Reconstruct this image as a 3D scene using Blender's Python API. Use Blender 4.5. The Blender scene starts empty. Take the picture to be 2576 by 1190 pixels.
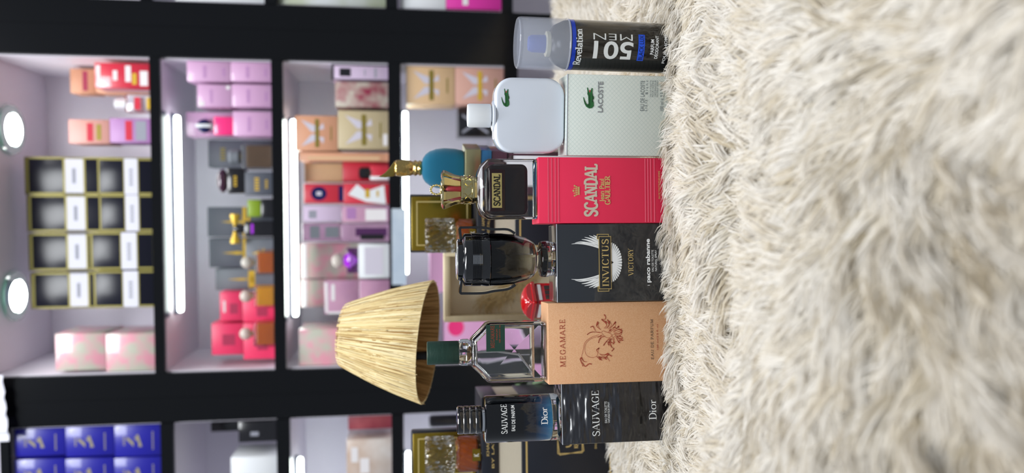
import bpy, bmesh, math, random
import numpy as np
from mathutils import Vector, Matrix
pi = math.pi
sc = bpy.context.scene
COL = sc.collection

# ------------------------------------------------------------------ camera (portrait shot, stored sideways)
FPX, CAMY, CAMZ = 1900.0, -0.79, 0.30
PITCH, ROLL = math.atan(258 / FPX), math.radians(0.35)
fw = Vector((0, math.cos(PITCH), -math.sin(PITCH)))
up0 = Vector((0, math.sin(PITCH), math.cos(PITCH)))
rt0 = Vector((1, 0, 0))
upv = up0 * math.cos(ROLL) + rt0 * math.sin(ROLL)
rtv = rt0 * math.cos(ROLL) - up0 * math.sin(ROLL)
CAMP = Vector((0, CAMY, CAMZ))
cd = bpy.data.cameras.new('camera')
cam = bpy.data.objects.new('camera', cd); COL.objects.link(cam)
mx = Matrix((( -upv.x, rtv.x, -fw.x, CAMP.x), (-upv.y, rtv.y, -fw.y, CAMP.y), (-upv.z, rtv.z, -fw.z, CAMP.z), (0, 0, 0, 1)))
cam.matrix_world = mx
cd.sensor_width = 36; cd.lens = 36 * FPX / 2576; cd.clip_start = 0.02
cd.dof.use_dof = True; cd.dof.focus_distance = 0.81; cd.dof.aperture_fstop = 3.1
sc.camera = cam
sc.view_settings.view_transform = 'Standard'; sc.view_settings.look = 'None'
sc.view_settings.gamma = 1; sc.view_settings.exposure = 0.0; sc.view_settings.use_curve_mapping = False

def ray(x, y):
    return fw * FPX + rtv * (595 - y) + upv * (1288 - x)
def at(x, y, Y):
    r = ray(x, y); t = (Y - CAMY) / r.y
    return CAMP + r * t

# ------------------------------------------------------------------ world and room light
w = bpy.data.worlds.new('world'); sc.world = w; w.use_nodes = True
bg = w.node_tree.nodes['Background']; bg.inputs[0].default_value = (0.80, 0.88, 1.0, 1); bg.inputs[1].default_value = 0.33
def area(name, loc, target, sx, sy, power, col):
    l = bpy.data.lights.new(name, 'AREA'); l.shape = 'RECTANGLE'; l.size = sx; l.size_y = sy; l.energy = power; l.color = col
    o = bpy.data.objects.new(name, l); COL.objects.link(o); o.location = loc
    d = Vector(target) - Vector(loc); o.rotation_euler = d.to_track_quat('-Z', 'Y').to_euler()
    return o
area('ceiling_panel_light', (-0.25, -0.05, 2.35), (0.0, 0.15, 0.0), 1.3, 0.6, 34, (0.96, 0.98, 1.0))
area('ceiling_panel_light', (0.7, 0.35, 2.3), (0.05, 0.1, 0.0), 0.9, 0.5, 19, (1.0, 0.98, 0.95))
area('added_front_fill_light', (-0.2, -2.0, 3.5), (0.0, 0.1, 0.15), 1.8, 1.0, 105, (0.95, 0.98, 1.0))  # unseen fill added behind the camera to brighten the front faces

# ------------------------------------------------------------------ helpers
def lin(h):
    h = h.lstrip('#'); v = [int(h[i:i + 2], 16) / 255 for i in (0, 2, 4)]
    return tuple([(c / 12.92 if c <= 0.04045 else ((c + 0.055) / 1.055) ** 2.4) for c in v] + [1])
MATS = {}
def mat(name, col, rough=0.5, metal=0.0, trans=0.0, ior=1.45, coat=0.0, emit=None, es=0.0, alpha=1.0,
        noise=None, bump=None, sheen=0.0, spec=0.5, crough=0.03):
    """noise = (scale, second colour, contrast 0..1, (sx,sy,sz)); bump = (scale, strength, distance, (sx,sy,sz))"""
    if name in MATS: return MATS[name]
    m = bpy.data.materials.new(name); m.use_nodes = True; nt = m.node_tree; b = nt.nodes['Principled BSDF']
    b.inputs['Base Color'].default_value = lin(col); b.inputs['Roughness'].default_value = rough
    b.inputs['Metallic'].default_value = metal; b.inputs['Transmission Weight'].default_value = trans
    b.inputs['IOR'].default_value = ior; b.inputs['Coat Weight'].default_value = coat; b.inputs['Alpha'].default_value = alpha
    b.inputs['Coat Roughness'].default_value = crough
    b.inputs['Specular IOR Level'].default_value = spec; b.inputs['Sheen Weight'].default_value = sheen
    if emit: b.inputs['Emission Color'].default_value = lin(emit); b.inputs['Emission Strength'].default_value = es
    def coords(sv):
        tc = nt.nodes.new('ShaderNodeTexCoord'); mp = nt.nodes.new('ShaderNodeMapping'); mp.inputs['Scale'].default_value = sv
        nt.links.new(tc.outputs['Object'], mp.inputs[0]); return mp.outputs[0]
    if noise:
        n = nt.nodes.new('ShaderNodeTexNoise'); n.inputs['Scale'].default_value = noise[0]; n.inputs['Detail'].default_value = 4
        nt.links.new(coords(noise[3] if len(noise) > 3 else (1, 1, 1)), n.inputs['Vector'])
        r = nt.nodes.new('ShaderNodeValToRGB'); c = noise[2] * 0.45
        r.color_ramp.elements[0].position = c; r.color_ramp.elements[1].position = 1 - c
        r.color_ramp.elements[0].color = lin(col); r.color_ramp.elements[1].color = lin(noise[1])
        nt.links.new(n.outputs['Fac'], r.inputs[0]); nt.links.new(r.outputs[0], b.inputs['Base Color'])
    if bump:
        n = nt.nodes.new('ShaderNodeTexNoise'); n.inputs['Scale'].default_value = bump[0]; n.inputs['Detail'].default_value = 3
        nt.links.new(coords(bump[3] if len(bump) > 3 else (1, 1, 1)), n.inputs['Vector'])
        q = nt.nodes.new('ShaderNodeBump'); q.inputs['Strength'].default_value = bump[1]; q.inputs['Distance'].default_value = bump[2]
        nt.links.new(n.outputs['Fac'], q.inputs['Height'])
        nt.links.new(q.outputs[0], b.inputs['Coat Normal'] if coat > 0 else b.inputs['Normal'])
        if coat > 0 and bump[1] > .3: nt.links.new(q.outputs[0], b.inputs['Normal'])
    MATS[name] = m; return m

def zgrad(name, stops, z0, z1, rough=0.05, trans=0.0, coat=0.0, ior=1.5):
    """the thing's own tint along its height (dyed glass / sprayed bottle)"""
    m = mat(name, '#808080', rough, trans=trans, coat=coat, ior=ior); nt = m.node_tree
    tc = nt.nodes.new('ShaderNodeTexCoord'); sp = nt.nodes.new('ShaderNodeSeparateXYZ'); mr = nt.nodes.new('ShaderNodeMapRange')
    mr.inputs[1].default_value = z0; mr.inputs[2].default_value = z1
    r = nt.nodes.new('ShaderNodeValToRGB')
    while len(r.color_ramp.elements) < len(stops): r.color_ramp.elements.new(0.5)
    for e, (p_, c) in zip(r.color_ramp.elements, stops): e.position = p_; e.color = lin(c)
    nt.links.new(tc.outputs['Object'], sp.inputs[0]); nt.links.new(sp.outputs[2], mr.inputs[0]); nt.links.new(mr.outputs[0], r.inputs[0])
    nt.links.new(r.outputs[0], nt.nodes['Principled BSDF'].inputs['Base Color'])
    return m

def rrect(w, h, r, n=6, cx=0, cz=0):
    pts = []; r = max(min(r, w / 2 - 1e-5, h / 2 - 1e-5), 1e-5)
    for k, (sx, sz) in enumerate(((1, 1), (-1, 1), (-1, -1), (1, -1))):
        for i in range(n + 1):
            a = k * pi / 2 + i * pi / 2 / n
            pts.append((cx + sx * (w / 2 - r) + r * math.cos(a), cz + sz * (h / 2 - r) + r * math.sin(a)))
    return pts
def inset(pts, d):
    n = len(pts); out = []
    for i in range(n):
        p0, p1, p2 = Vector(pts[i - 1]), Vector(pts[i]), Vector(pts[(i + 1) % n])
        e1 = (p1 - p0); e2 = (p2 - p1)
        if e1.length < 1e-9 or e2.length < 1e-9: out.append((p1.x, p1.y)); continue
        e1.normalize(); e2.normalize()
        n1 = Vector((-e1.y, e1.x)); n2 = Vector((-e2.y, e2.x)); m = n1 + n2
        k = max(1 + n1.dot(n2), 0.35)
        q = p1 + m * (d / k); out.append((q.x, q.y))
    return out

class MB:
    def __init__(s): s.v = []; s.f = []; s.mi = []; s.ms = []; s.cur = 0; s.T = None; s.sm = []; s.smooth = True
    def m(s, material):
        if material not in s.ms: s.ms.append(material)
        s.cur = s.ms.index(material); return s
    def add(s, vs, fs):
        o = len(s.v)
        if s.T is not None: vs = [tuple(s.T @ Vector(q)) for q in vs]
        s.v += [tuple(q) for q in vs]
        for f in fs: s.f.append([o + i for i in f]); s.mi.append(s.cur); s.sm.append(s.smooth)
        return s
    def box(s, x0, x1, y0, y1, z0, z1, b=0.0):
        if b <= 0:
            vs = [(x, y, z) for z in (z0, z1) for (x, y) in ((x0, y0), (x1, y0), (x1, y1), (x0, y1))]
            return s.add(vs, [(3, 2, 1, 0), (4, 5, 6, 7), (0, 1, 5, 4), (1, 2, 6, 5), (2, 3, 7, 6), (3, 0, 4, 7)])
        cx, cy, w_, d_ = (x0 + x1) / 2, (y0 + y1) / 2, x1 - x0, y1 - y0
        R = []
        for (z, i) in ((z0, b), (z0 + b * .3, b * .3), (z0 + b, 0), (z1 - b, 0), (z1 - b * .3, b * .3), (z1, b)):
            R.append([(px, py, z) for px, py in rrect(w_ - 2 * i, d_ - 2 * i, b, 2, cx, cy)])
        return s.loft(R)
    def loft(s, R, caps=True, rev=False, closed=True):
        n = len(R[0]); vs = [q for r in R for q in r]; fs = []
        for k in range(len(R) - 1):
            for i in range(n if closed else n - 1):
                j = (i + 1) % n; fs.append((k * n + i, k * n + j, (k + 1) * n + j, (k + 1) * n + i))
        if caps: fs.append(tuple(range(n))[::-1]); fs.append(tuple((len(R) - 1) * n + i for i in range(n)))
        if rev: fs = [f[::-1] for f in fs]
        return s.add(vs, fs)
    def lathe(s, prof, n=48, cx=0, cy=0, caps=True, rev=False, wob=None):
        R = []
        for r, z in prof:
            R.append([(cx + (r * (wob(a, z) if wob else 1)) * math.cos(a), cy + (r * (wob(a, z) if wob else 1)) * math.sin(a), z) for a in [2 * pi * i / n for i in range(n)]])
        return s.loft(R, caps, rev)
    def slab(s, out, y0, y1, b=0.0, rev=False, steps=3):
        """closed outline in xz, counter-clockwise seen from the front, thickness y0 (front) to y1"""
        R = []
        if b > 0:
            for i in range(steps + 1):
                a = i / steps * pi / 2; R.append([(x, y1 - b * (1 - math.sin(a)) if False else y1 - b + b * math.cos(a), z) for x, z in inset(out, b * (1 - math.sin(a)))])
            for i in range(steps, -1, -1):
                a = i / steps * pi / 2; R.append([(x, y0 + b - b * math.cos(a), z) for x, z in inset(out, b * (1 - math.sin(a)))])
        else: R = [[(x, y1, z) for x, z in out], [(x, y0, z) for x, z in out]]
        return s.loft(R, True, rev)
    def tube(s, pts, r, n=8, caps=True, flat=1.0):
        P = [Vector(q) for q in pts]; R = []; N = None
        for i, q in enumerate(P):
            t = (P[min(i + 1, len(P) - 1)] - P[max(i - 1, 0)]); t.normalize()
            if N is None: N = t.orthogonal().normalized()
            N = (N - t * N.dot(t)); N = N.normalized() if N.length > 1e-6 else t.orthogonal().normalized()
            B = t.cross(N); rr = r[i] if isinstance(r, (list, tuple)) else r
            R.append([tuple(q + N * math.cos(2 * pi * k / n) * rr + B * math.sin(2 * pi * k / n) * rr * flat) for k in range(n)])
        return s.loft(R, caps)
    def ell(s, c, rx, ry, rz, n=20, m=12):
        R = []
        for k in range(m + 1):
            a = -pi / 2 + pi * k / m; a = max(min(a, pi / 2 - .02), -pi / 2 + .02)
            R.append([(c[0] + rx * math.cos(a) * math.cos(2 * pi * i / n), c[1] + ry * math.cos(a) * math.sin(2 * pi * i / n), c[2] + rz * math.sin(a)) for i in range(n)])
        return s.loft(R)
    def flat(s, pts, y):      # printed shape on a front face (faces -y)
        a = sum(pts[i - 1][0] * pts[i][1] - pts[i][0] * pts[i - 1][1] for i in range(len(pts)))
        if a < 0: pts = pts[::-1]
        return s.add([(x, y, z) for x, z in pts], [tuple(range(len(pts)))])
    def rect(s, x0, x1, z0, z1, y): return s.flat([(x0, z0), (x1, z0), (x1, z1), (x0, z1)], y)
    def frame(s, x0, x1, z0, z1, t, y):
        s.rect(x0, x1, z0, z0 + t, y); s.rect(x0, x1, z1 - t, z1, y); s.rect(x0, x0 + t, z0 + t, z1 - t, y); s.rect(x1 - t, x1, z0 + t, z1 - t, y); return s
    def build(s, name, parent=None, ang=35):
        me = bpy.data.meshes.new(name); me.from_pydata(s.v, [], s.f)
        for m_ in s.ms: me.materials.append(m_)
        me.polygons.foreach_set('material_index', s.mi); me.polygons.foreach_set('use_smooth', s.sm)
        me.set_sharp_from_angle(angle=math.radians(ang)); me.update()
        o = bpy.data.objects.new(name, me); COL.objects.link(o)
        if parent is not None: o.parent = parent
        return o

def tag(o, label, cat, group=None, kind=None):
    if label: o['label'] = label
    if cat: o['category'] = cat
    if group: o['group'] = group
    if kind: o['kind'] = kind
    return o
def thing(name, label, cat, loc, rotz=0.0, ry=0.0, group=None):
    o = bpy.data.objects.new(name, None); COL.objects.link(o); o.empty_display_size = .02
    o.matrix_world = Matrix.Translation(Vector(loc)) @ Matrix.Rotation(rotz, 4, 'Z') @ Matrix.Rotation(ry, 4, 'Y')
    return tag(o, label, cat, group)
def fp(o, x, y, yl=0.0):
    """photo point -> local x, z on the thing's plane y = yl"""
    M = o.matrix_world.inverted(); c = M @ CAMP; d = (M.to_3x3() @ ray(x, y)); t = (yl - c.y) / d.y
    q = c + d * t; return q.x, q.z
def struct(o): o['kind'] = 'structure'; return o

# ------------------------------------------------------------------ lettering
def text_mb(txt, bold=0.0, cuts=0, ax=0):
    c = bpy.data.curves.new('lettering', 'FONT'); c.body = txt; c.size = 1; c.offset = bold; c.resolution_u = 5
    o = bpy.data.objects.new('lettering', c); COL.objects.link(o)
    bpy.context.view_layer.update()
    me = bpy.data.meshes.new_from_object(o.evaluated_get(bpy.context.evaluated_depsgraph_get()))
    bpy.data.objects.remove(o); bpy.data.curves.remove(c)
    bm = bmesh.new(); bm.from_mesh(me)
    if cuts:
        xs = [q.co[ax] for q in bm.verts]; a, b = min(xs), max(xs)
        for i in range(1, cuts):
            g = bm.verts[:] + bm.edges[:] + bm.faces[:]
            bmesh.ops.bisect_plane(bm, geom=g, plane_co=((a + (b - a) * i / cuts,) * 3), plane_no=(1 - ax, ax, 0))
    bm.verts.index_update()
    V = [(q.co.x, q.co.y) for q in bm.verts]; F_ = [[q.index for q in f.verts] for f in bm.faces]
    bm.free(); bpy.data.meshes.remove(me); return V, F_

def cr(pts, closed=False, n=6):
    P = [Vector(q) for q in pts]
    if len(P) < 3: return P
    out = []; N = len(P)
    for i in range(N if closed else N - 1):
        g = (lambda k: P[k % N]) if closed else (lambda k: P[max(0, min(N - 1, k))])
        a, b, c, d = g(i - 1), g(i), g(i + 1), g(i + 2)
        for k in range(n):
            t = k / n
            out.append(0.5 * ((2 * b) + (c - a) * t + (2 * a - 5 * b + 4 * c - d) * t * t + (3 * b - a - 3 * c + d) * t ** 3))
    out.append(P[0] if closed else P[-1]); return out
def ribbon(pts, wf):
    V = []; F_ = []; P = [Vector(q) for q in pts]
    for i, q in enumerate(P):
        t = (P[min(i + 1, len(P) - 1)] - P[max(i - 1, 0)])
        if t.length < 1e-9: t = Vector((1, 0))
        t.normalize(); w_ = wf(i / (len(P) - 1), t) / 2; n = Vector((-t.y, t.x))
        V += [tuple(q - n * w_), tuple(q + n * w_)]
        if i: F_.append((2 * i - 2, 2 * i, 2 * i + 1, 2 * i - 1))
    return V, F_
GL = {
 'A': ('t 0,0 .36,1;T .36,1 .72,0;t .14,.36 .58,.36;s 0,0;s .72,0', .72),
 'C': ('c .66,.8 .55,.95 .38,1 .15,.88 .05,.5 .15,.12 .38,0 .58,.06 .68,.22;v .67,.84', .7),
 'D': ('T .12,0 .12,1;c .1,1 .38,.99 .6,.85 .7,.5 .6,.15 .38,.01 .1,0;s .1,0;s .1,1', .72),
 'E': ('T .12,0 .12,1;t 0,1 .55,1;t .12,.52 .42,.52;t 0,0 .58,0;v .54,.91;v .42,.52;v .57,.1', .6),
 'F': ('T .12,0 .12,1;t 0,1 .55,1;t .12,.52 .42,.52;v .54,.91;v .42,.52;s .12,0', .58),
 'G': ('c .66,.8 .55,.95 .38,1 .15,.88 .05,.5 .15,.12 .38,0 .6,.08 .66,.2;T .66,.42 .66,.05;s .66,.42;v .66,.84', .76),
 'H': ('T .12,0 .12,1;T .62,0 .62,1;t .12,.5 .62,.5;s .12,0;s .12,1;s .62,0;s .62,1', .74),
 'I': ('T .12,0 .12,1;s .12,0;s .12,1', .24),
 'K': ('T .12,0 .12,1;t .12,.4 .6,1;T .28,.58 .64,0;s .12,0;s .12,1;s .6,1;s .66,0', .7),
 'L': ('T .12,0 .12,1;t 0,0 .56,0;v .55,.1;s .12,1', .58),
 'M': ('t .1,0 .12,1;T .12,1 .44,.05;t .44,.05 .76,1;T .76,1 .78,0;s .1,0;s .08,1;s .78,0;s .8,1', .88),
 'N': ('t .1,0 .1,1;T .1,1 .66,0;t .66,0 .66,1;s .1,0;s .06,1;s .66,1', .76),
 'O': ('o .38,1 .14,.86 .05,.5 .14,.14 .38,0 .62,.14 .71,.5 .62,.86', .76),
 'P': ('T .12,0 .12,1;c .1,1 .38,1 .55,.9 .58,.74 .52,.56 .38,.48 .12,.48;s .12,0;s .1,1', .6),
 'R': ('T .12,0 .12,1;c .1,1 .38,1 .55,.9 .58,.75 .52,.58 .38,.5 .12,.5;T .34,.5 .64,0;s .12,0;s .1,1;s .66,0', .7),
 'S': ('m .54,.78 .48,.94 .3,1 .1,.92 .06,.75 .16,.6 .32,.51 .5,.4 .56,.24 .48,.06 .28,0 .1,.06 .04,.22;v .55,.84;v .04,.15', .6),
 'T': ('T .32,0 .32,1;t 0,1 .64,1;v .01,.91;v .63,.91;s .32,0', .64),
 'U': ('T .12,1 .12,.4;c .12,.45 .13,.25 .2,.06 .38,0 .56,.06 .63,.25 .64,.45;t .64,.4 .64,1;s .12,1;s .64,1', .76),
 'V': ('T 0,1 .36,0;t .36,0 .72,1;s 0,1;s .72,1', .72),
 'Y': ('T 0,1 .34,.45;t .34,.45 .68,1;T .34,.46 .34,0;s 0,1;s .68,1;s .34,0', .68),
 'i': ('T .1,0 .1,.6;s .1,0;s .06,.6;T .1,.8 .1,.92', .22),
 'o': ('o .3,.62 .1,.53 .04,.31 .1,.09 .3,0 .5,.09 .56,.31 .5,.53', .6),
 'r': ('T .1,0 .1,.6;c .1,.42 .2,.56 .36,.6;s .1,0;s .06,.6;v .38,.57', .42),
 'e': ('t .05,.34 .5,.34;c .5,.34 .46,.54 .28,.62 .1,.53 .04,.31 .1,.09 .3,0 .5,.12', .54),
 'v': ('T 0,.6 .25,0;t .25,0 .5,.6;s 0,.6;s .5,.6', .5),
 'l': ('T .1,0 .1,1;s .1,0;s .06,1', .22),
 'a': ('c .08,.5 .22,.62 .4,.55 .44,.4;T .44,.45 .44,.02;c .44,.36 .2,.34 .06,.16 .18,0 .44,.14;s .47,0', .54),
 't': ('T .15,.85 .15,.1;t 0,.6 .35,.6;c .15,.12 .22,0 .38,.04', .4),
 'n': ('T .1,0 .1,.6;c .1,.42 .28,.62 .46,.52 .48,.3;T .48,.38 .48,0;s .1,0;s .06,.6;s .48,0', .6),
}
def serif_mb(txt, thick=.15, thin=.05, sp=.12, slab=.26):
    V = []; F_ = []; x0 = 0; lay = [0]
    def put(v, f):
        o = len(V); V.extend([(a + x0, b, lay[0]) for a, b in v]); lay[0] += 1; F_.extend([[o + i for i in q] for q in f])
    for ch in txt:
        if ch == ' ': x0 += .4; continue
        g, w_ = GL[ch]; lay[0] = 0
        for st in g.split(';'):
            k, *pp = st.split(' '); P = [tuple(float(q) for q in p_.split(',')) for p_ in pp]
            if k == 'T': put(*ribbon(P, lambda t, d: thick))
            elif k == 't': put(*ribbon(P, lambda t, d: thin))
            elif k == 'c': put(*ribbon(cr(P), lambda t, d: thin + (thick - thin) * abs(d.y)))
            elif k == 'o': put(*ribbon(cr(P, True), lambda t, d: thin + (thick - thin) * abs(d.y)))
            elif k == 'm': put(*ribbon(cr(P), lambda t, d: thin + (thick - thin) * (.25 + .75 * math.sin(pi * t))))
            elif k == 's':
                a, b = P[0]; h = thin * .8; zz = b + (h / 2 if b < .3 else -h / 2) ; hw = slab / 2 + thick * .2
                put([(a - hw, zz - h / 2), (a + hw, zz - h / 2), (a + hw, zz + h / 2), (a - hw, zz + h / 2)], [(0, 1, 2, 3)])
            elif k == 'v':
                a, b = P[0]; put([(a - thin * .5, b - .1), (a + thin * .5, b - .1), (a + thin * .5, b + .1), (a - thin * .5, b + .1)], [(0, 1, 2, 3)])
        x0 += w_ + sp
    return V, F_
def fit(VF, rect, rot=False):
    """scale flat lettering into (left, right, bottom, top); rot turns it a quarter turn counter-clockwise first"""
    V, F_ = VF
    V = [(q + (0,))[:3] for q in map(tuple, V)]
    if rot: V = [(-b, a, c) for a, b, c in V]
    xs = [q[0] for q in V]; ys = [q[1] for q in V]; a, b, c, d = min(xs), max(xs), min(ys), max(ys); l, r, bo, to = rect
    return [(l + (x - a) / (b - a) * (r - l), bo + (z - c) / (d - c) * (to - bo), k) for x, z, k in V], F_
def put_text(mb, VF, y):
    V, F_ = VF
    out = []
    for f in F_:
        a = sum(V[f[i - 1]][0] * V[f[i]][1] - V[f[i]][0] * V[f[i - 1]][1] for i in range(len(f))); out.append(f if a > 0 else f[::-1])
    V = [(tuple(q) + (0,))[:3] for q in V]; mb.add([(x, y - k * 1.5e-5, z) for x, z, k in V], out); return mb
def wrap_text(mb, VF, R, cy=0.0):
    V, F_ = VF; mb.add([((R + k * 1.5e-5) * math.sin(x / R), cy - (R + k * 1.5e-5) * math.cos(x / R), z) for x, z, k in V], F_); return mb
def prect(o, x0, x1, yR, yL, yl=0.0):
    """photo rectangle (x0 top, x1 bottom, yR right edge, yL left edge) -> local (l, r, b, t) on plane yl"""
    xm, ym = (x0 + x1) / 2, (yR + yL) / 2
    return fp(o, xm, yL, yl)[0], fp(o, xm, yR, yl)[0], fp(o, x1, ym, yl)[1], fp(o, x0, ym, yl)[1]

# common materials
M_gold = mat('polished_gold', '#d2c490', .14, 1.0, bump=(60, .15, .002))
M_goldprint = mat('gold_print', '#dcc07c', .4, .25)
M_white = mat('white_print', '#f2f4f4', .5)
M_black = mat('black_gloss', '#0b0c10', .08, coat=1)
M_glass = mat('clear_glass', '#fafcfc', .0, trans=1.0, ior=1.48)
M_silver = mat('silver_metal', '#d8dade', .18, 1.0)
# ------------------------------------------------------------------ display cabinets
YAW = math.radians(2.3)
SD = Vector((math.cos(YAW), -math.sin(YAW), 0)); SN = Vector((math.sin(YAW), math.cos(YAW), 0)); SO = Vector((0, 1.10, 0))
def sh(x, y, d=0.0):
    r = ray(x, y); t = (SO + SN * d - CAMP).dot(SN) / r.dot(SN); q = CAMP + r * t
    return (q - SO).dot(SD), q.z
def sw(s, d, z): return SO + SD * s + SN * d + Vector((0, 0, z))
M_lam = mat('black_laminate', '#050608', .14, noise=(3, '#08090d', .2), bump=(6, .05, .004), spec=.4)
M_inner = mat('white_lining', '#dfdbe6', .45)
M_tube = mat('led_tube', '#ffffff', .4, emit='#f2fff8', es=15.0)
M_tubeb = mat('led_housing', '#3f4864', .3)
DEPTH = 0.32
def cabinet(label, s0, s1, i0, i1, shelves, lights):
    """s0..s1 outer, i0..i1 inner opening; shelves = list of (top z, bottom z)"""
    zb, zt = -0.78, 1.9
    c = thing('display_cabinet', label, 'cabinet', sw(0, 0, 0), -YAW)
    for a, b in ((s0, i0), (i1, s1)):
        m = MB().m(M_lam).box(a + .0005, b, .003, DEPTH, zb, zt); m.build('side_panel', c)
    m = MB().m(M_inner); m.smooth = False
    m.box(i0 + .0005, i0 + .003, .012, DEPTH - .01, zb + .02, zt - .02); m.box(i1 - .003, i1 - .0005, .012, DEPTH - .01, zb + .02, zt - .02)
    m.build('side_lining', c)
    MB().m(M_inner).box(i0 + .003, i1 - .003, DEPTH - .012, DEPTH - .006, zb + .02, zt - .02).build('back_panel', c)
    for (a, b) in shelves:
        m = MB().m(M_lam).box(i0 + .0005, i1 - .0005, 0.0, .012, b, a)
        m.m(M_inner).box(i0 + .0035, i1 - .0035, .012, DEPTH - .013, b + .004, a - .0005); m.build('shelf', c)
    for (sa, sb, z, d) in lights:
        m = MB().m(M_tubeb).box(sa - .004, sb + .004, .016, .045, z + .001, z + .004)
        m.m(M_tubeb).box(sa - .004, sb + .004, d + .004, d + .022, z - .004, z + .004)
        ls = m.build('light_strip', c)
        MB().m(M_tube).box(sa, sb, d + .003, d + .019, z - .016, z - .0042, .004).build('led_tube', ls)
    return c
def zs(x, y, d=0.0): return sh(x, y, d)[1]
YC = 535
mid_sh = [(zs(382, YC), zs(408, YC)), (zs(686, YC), zs(715, YC)), (zs(978, YC), zs(1010, YC)), (zs(1268, YC), zs(1303, YC))]
mid_ceil = zs(-31, YC)
sI1, sI0 = sh(600, 148)[0], sh(600, 934)[0]
sSeamR, sSeamL = sh(600, 71)[0], sh(600, 996)[0]
def lt(x, yR, yL, b, d=.085):   # under-shelf lamp between photo rows
    return (sh(x, yL, d)[0], sh(x, yR, d)[0], b, d)
mid_l = [lt(445, 290, 786, mid_sh[0][1]), lt(738, 300, 797, mid_sh[1][1]), lt(1022, 280, 690, mid_sh[2][1])]
cab_mid = cabinet('black cabinet with white shelves, the wide one directly behind the raffia lampshade', sSeamL, sSeamR, sI0, sI1, mid_sh + [(mid_ceil + .02, mid_ceil)], mid_l)
lef_sh = [(zs(404, 1120), zs(436, 1120)), (zs(696, 1120), zs(730, 1120)), (zs(985, 1120), zs(1016, 1120)), (zs(1275, 1120), zs(1308, 1120))]
sJ1 = sh(600, 1058)[0]
lef_l = [lt(757, 1155, 1500, lef_sh[1][1]), lt(1028, 1140, 1450, lef_sh[2][1])]
cab_left = cabinet('black cabinet with white shelves, the one holding the royal blue cartons', sJ1 - .95, sSeamL, sJ1 - .85, sJ1, lef_sh + [(zs(22, 1120) + .02, zs(22, 1120))], lef_l)
rig_sh = [(zs(380, 5), zs(360, 5) - .05), (zs(665, 5), zs(695, 5)), (zs(970, 10), zs(1000, 10)), (zs(1262, 10), zs(1290, 10))]
rig_sh[0] = (zs(352, 5), zs(382, 5))
sK0 = sh(800, 14)[0]
cab_right = cabinet('black cabinet with white shelves, only its edge in view behind the deodorant can', sSeamR, sK0 + .95, sK0, sK0 + .88, rig_sh, [])

# recessed lamps in the top of the middle cabinet
for k, (yy, lab) in enumerate(((326, 'round recessed downlight over the red carton and gold bottle'), (745, 'round recessed downlight over the pink floral cartons'))):
    s_, z_ = sh(8 if k == 0 else 24, yy, .11)
    c = thing('recessed_downlight', lab, 'downlight', sw(s_, .11, mid_ceil - .0005), -YAW, group='recessed downlights')
    MB().m(mat('green_glass_ring', '#9fc4b8', .1, trans=.5)).lathe([(.062, 0), (.06, -.006), (.04, -.008), (.038, 0)], 40).build('trim_ring', c)
    MB().m(mat('downlight_lens', '#ffffff', emit='#ffffff', es=30)).lathe([(.037, -.002), (.037, -.009), (.02, -.0125)], 32).build('lens', c)

# room behind and around
s = struct(MB().m(mat('grey_wall_paint', '#b9bcc2', .7)).box(-2.2, 2.2, 0, .08, -.78, 2.0).build('wall_back')); s.location = sw(0, .36, 0); s.rotation_euler = (0, 0, -YAW)
s = struct(MB().m(mat('tiled_floor', '#a8a49c', .35, noise=(4, '#b8b4ac', .3))).box(-2.4, 2.4, -2.0, 1.7, -.84, -.78).build('floor'))

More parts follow.
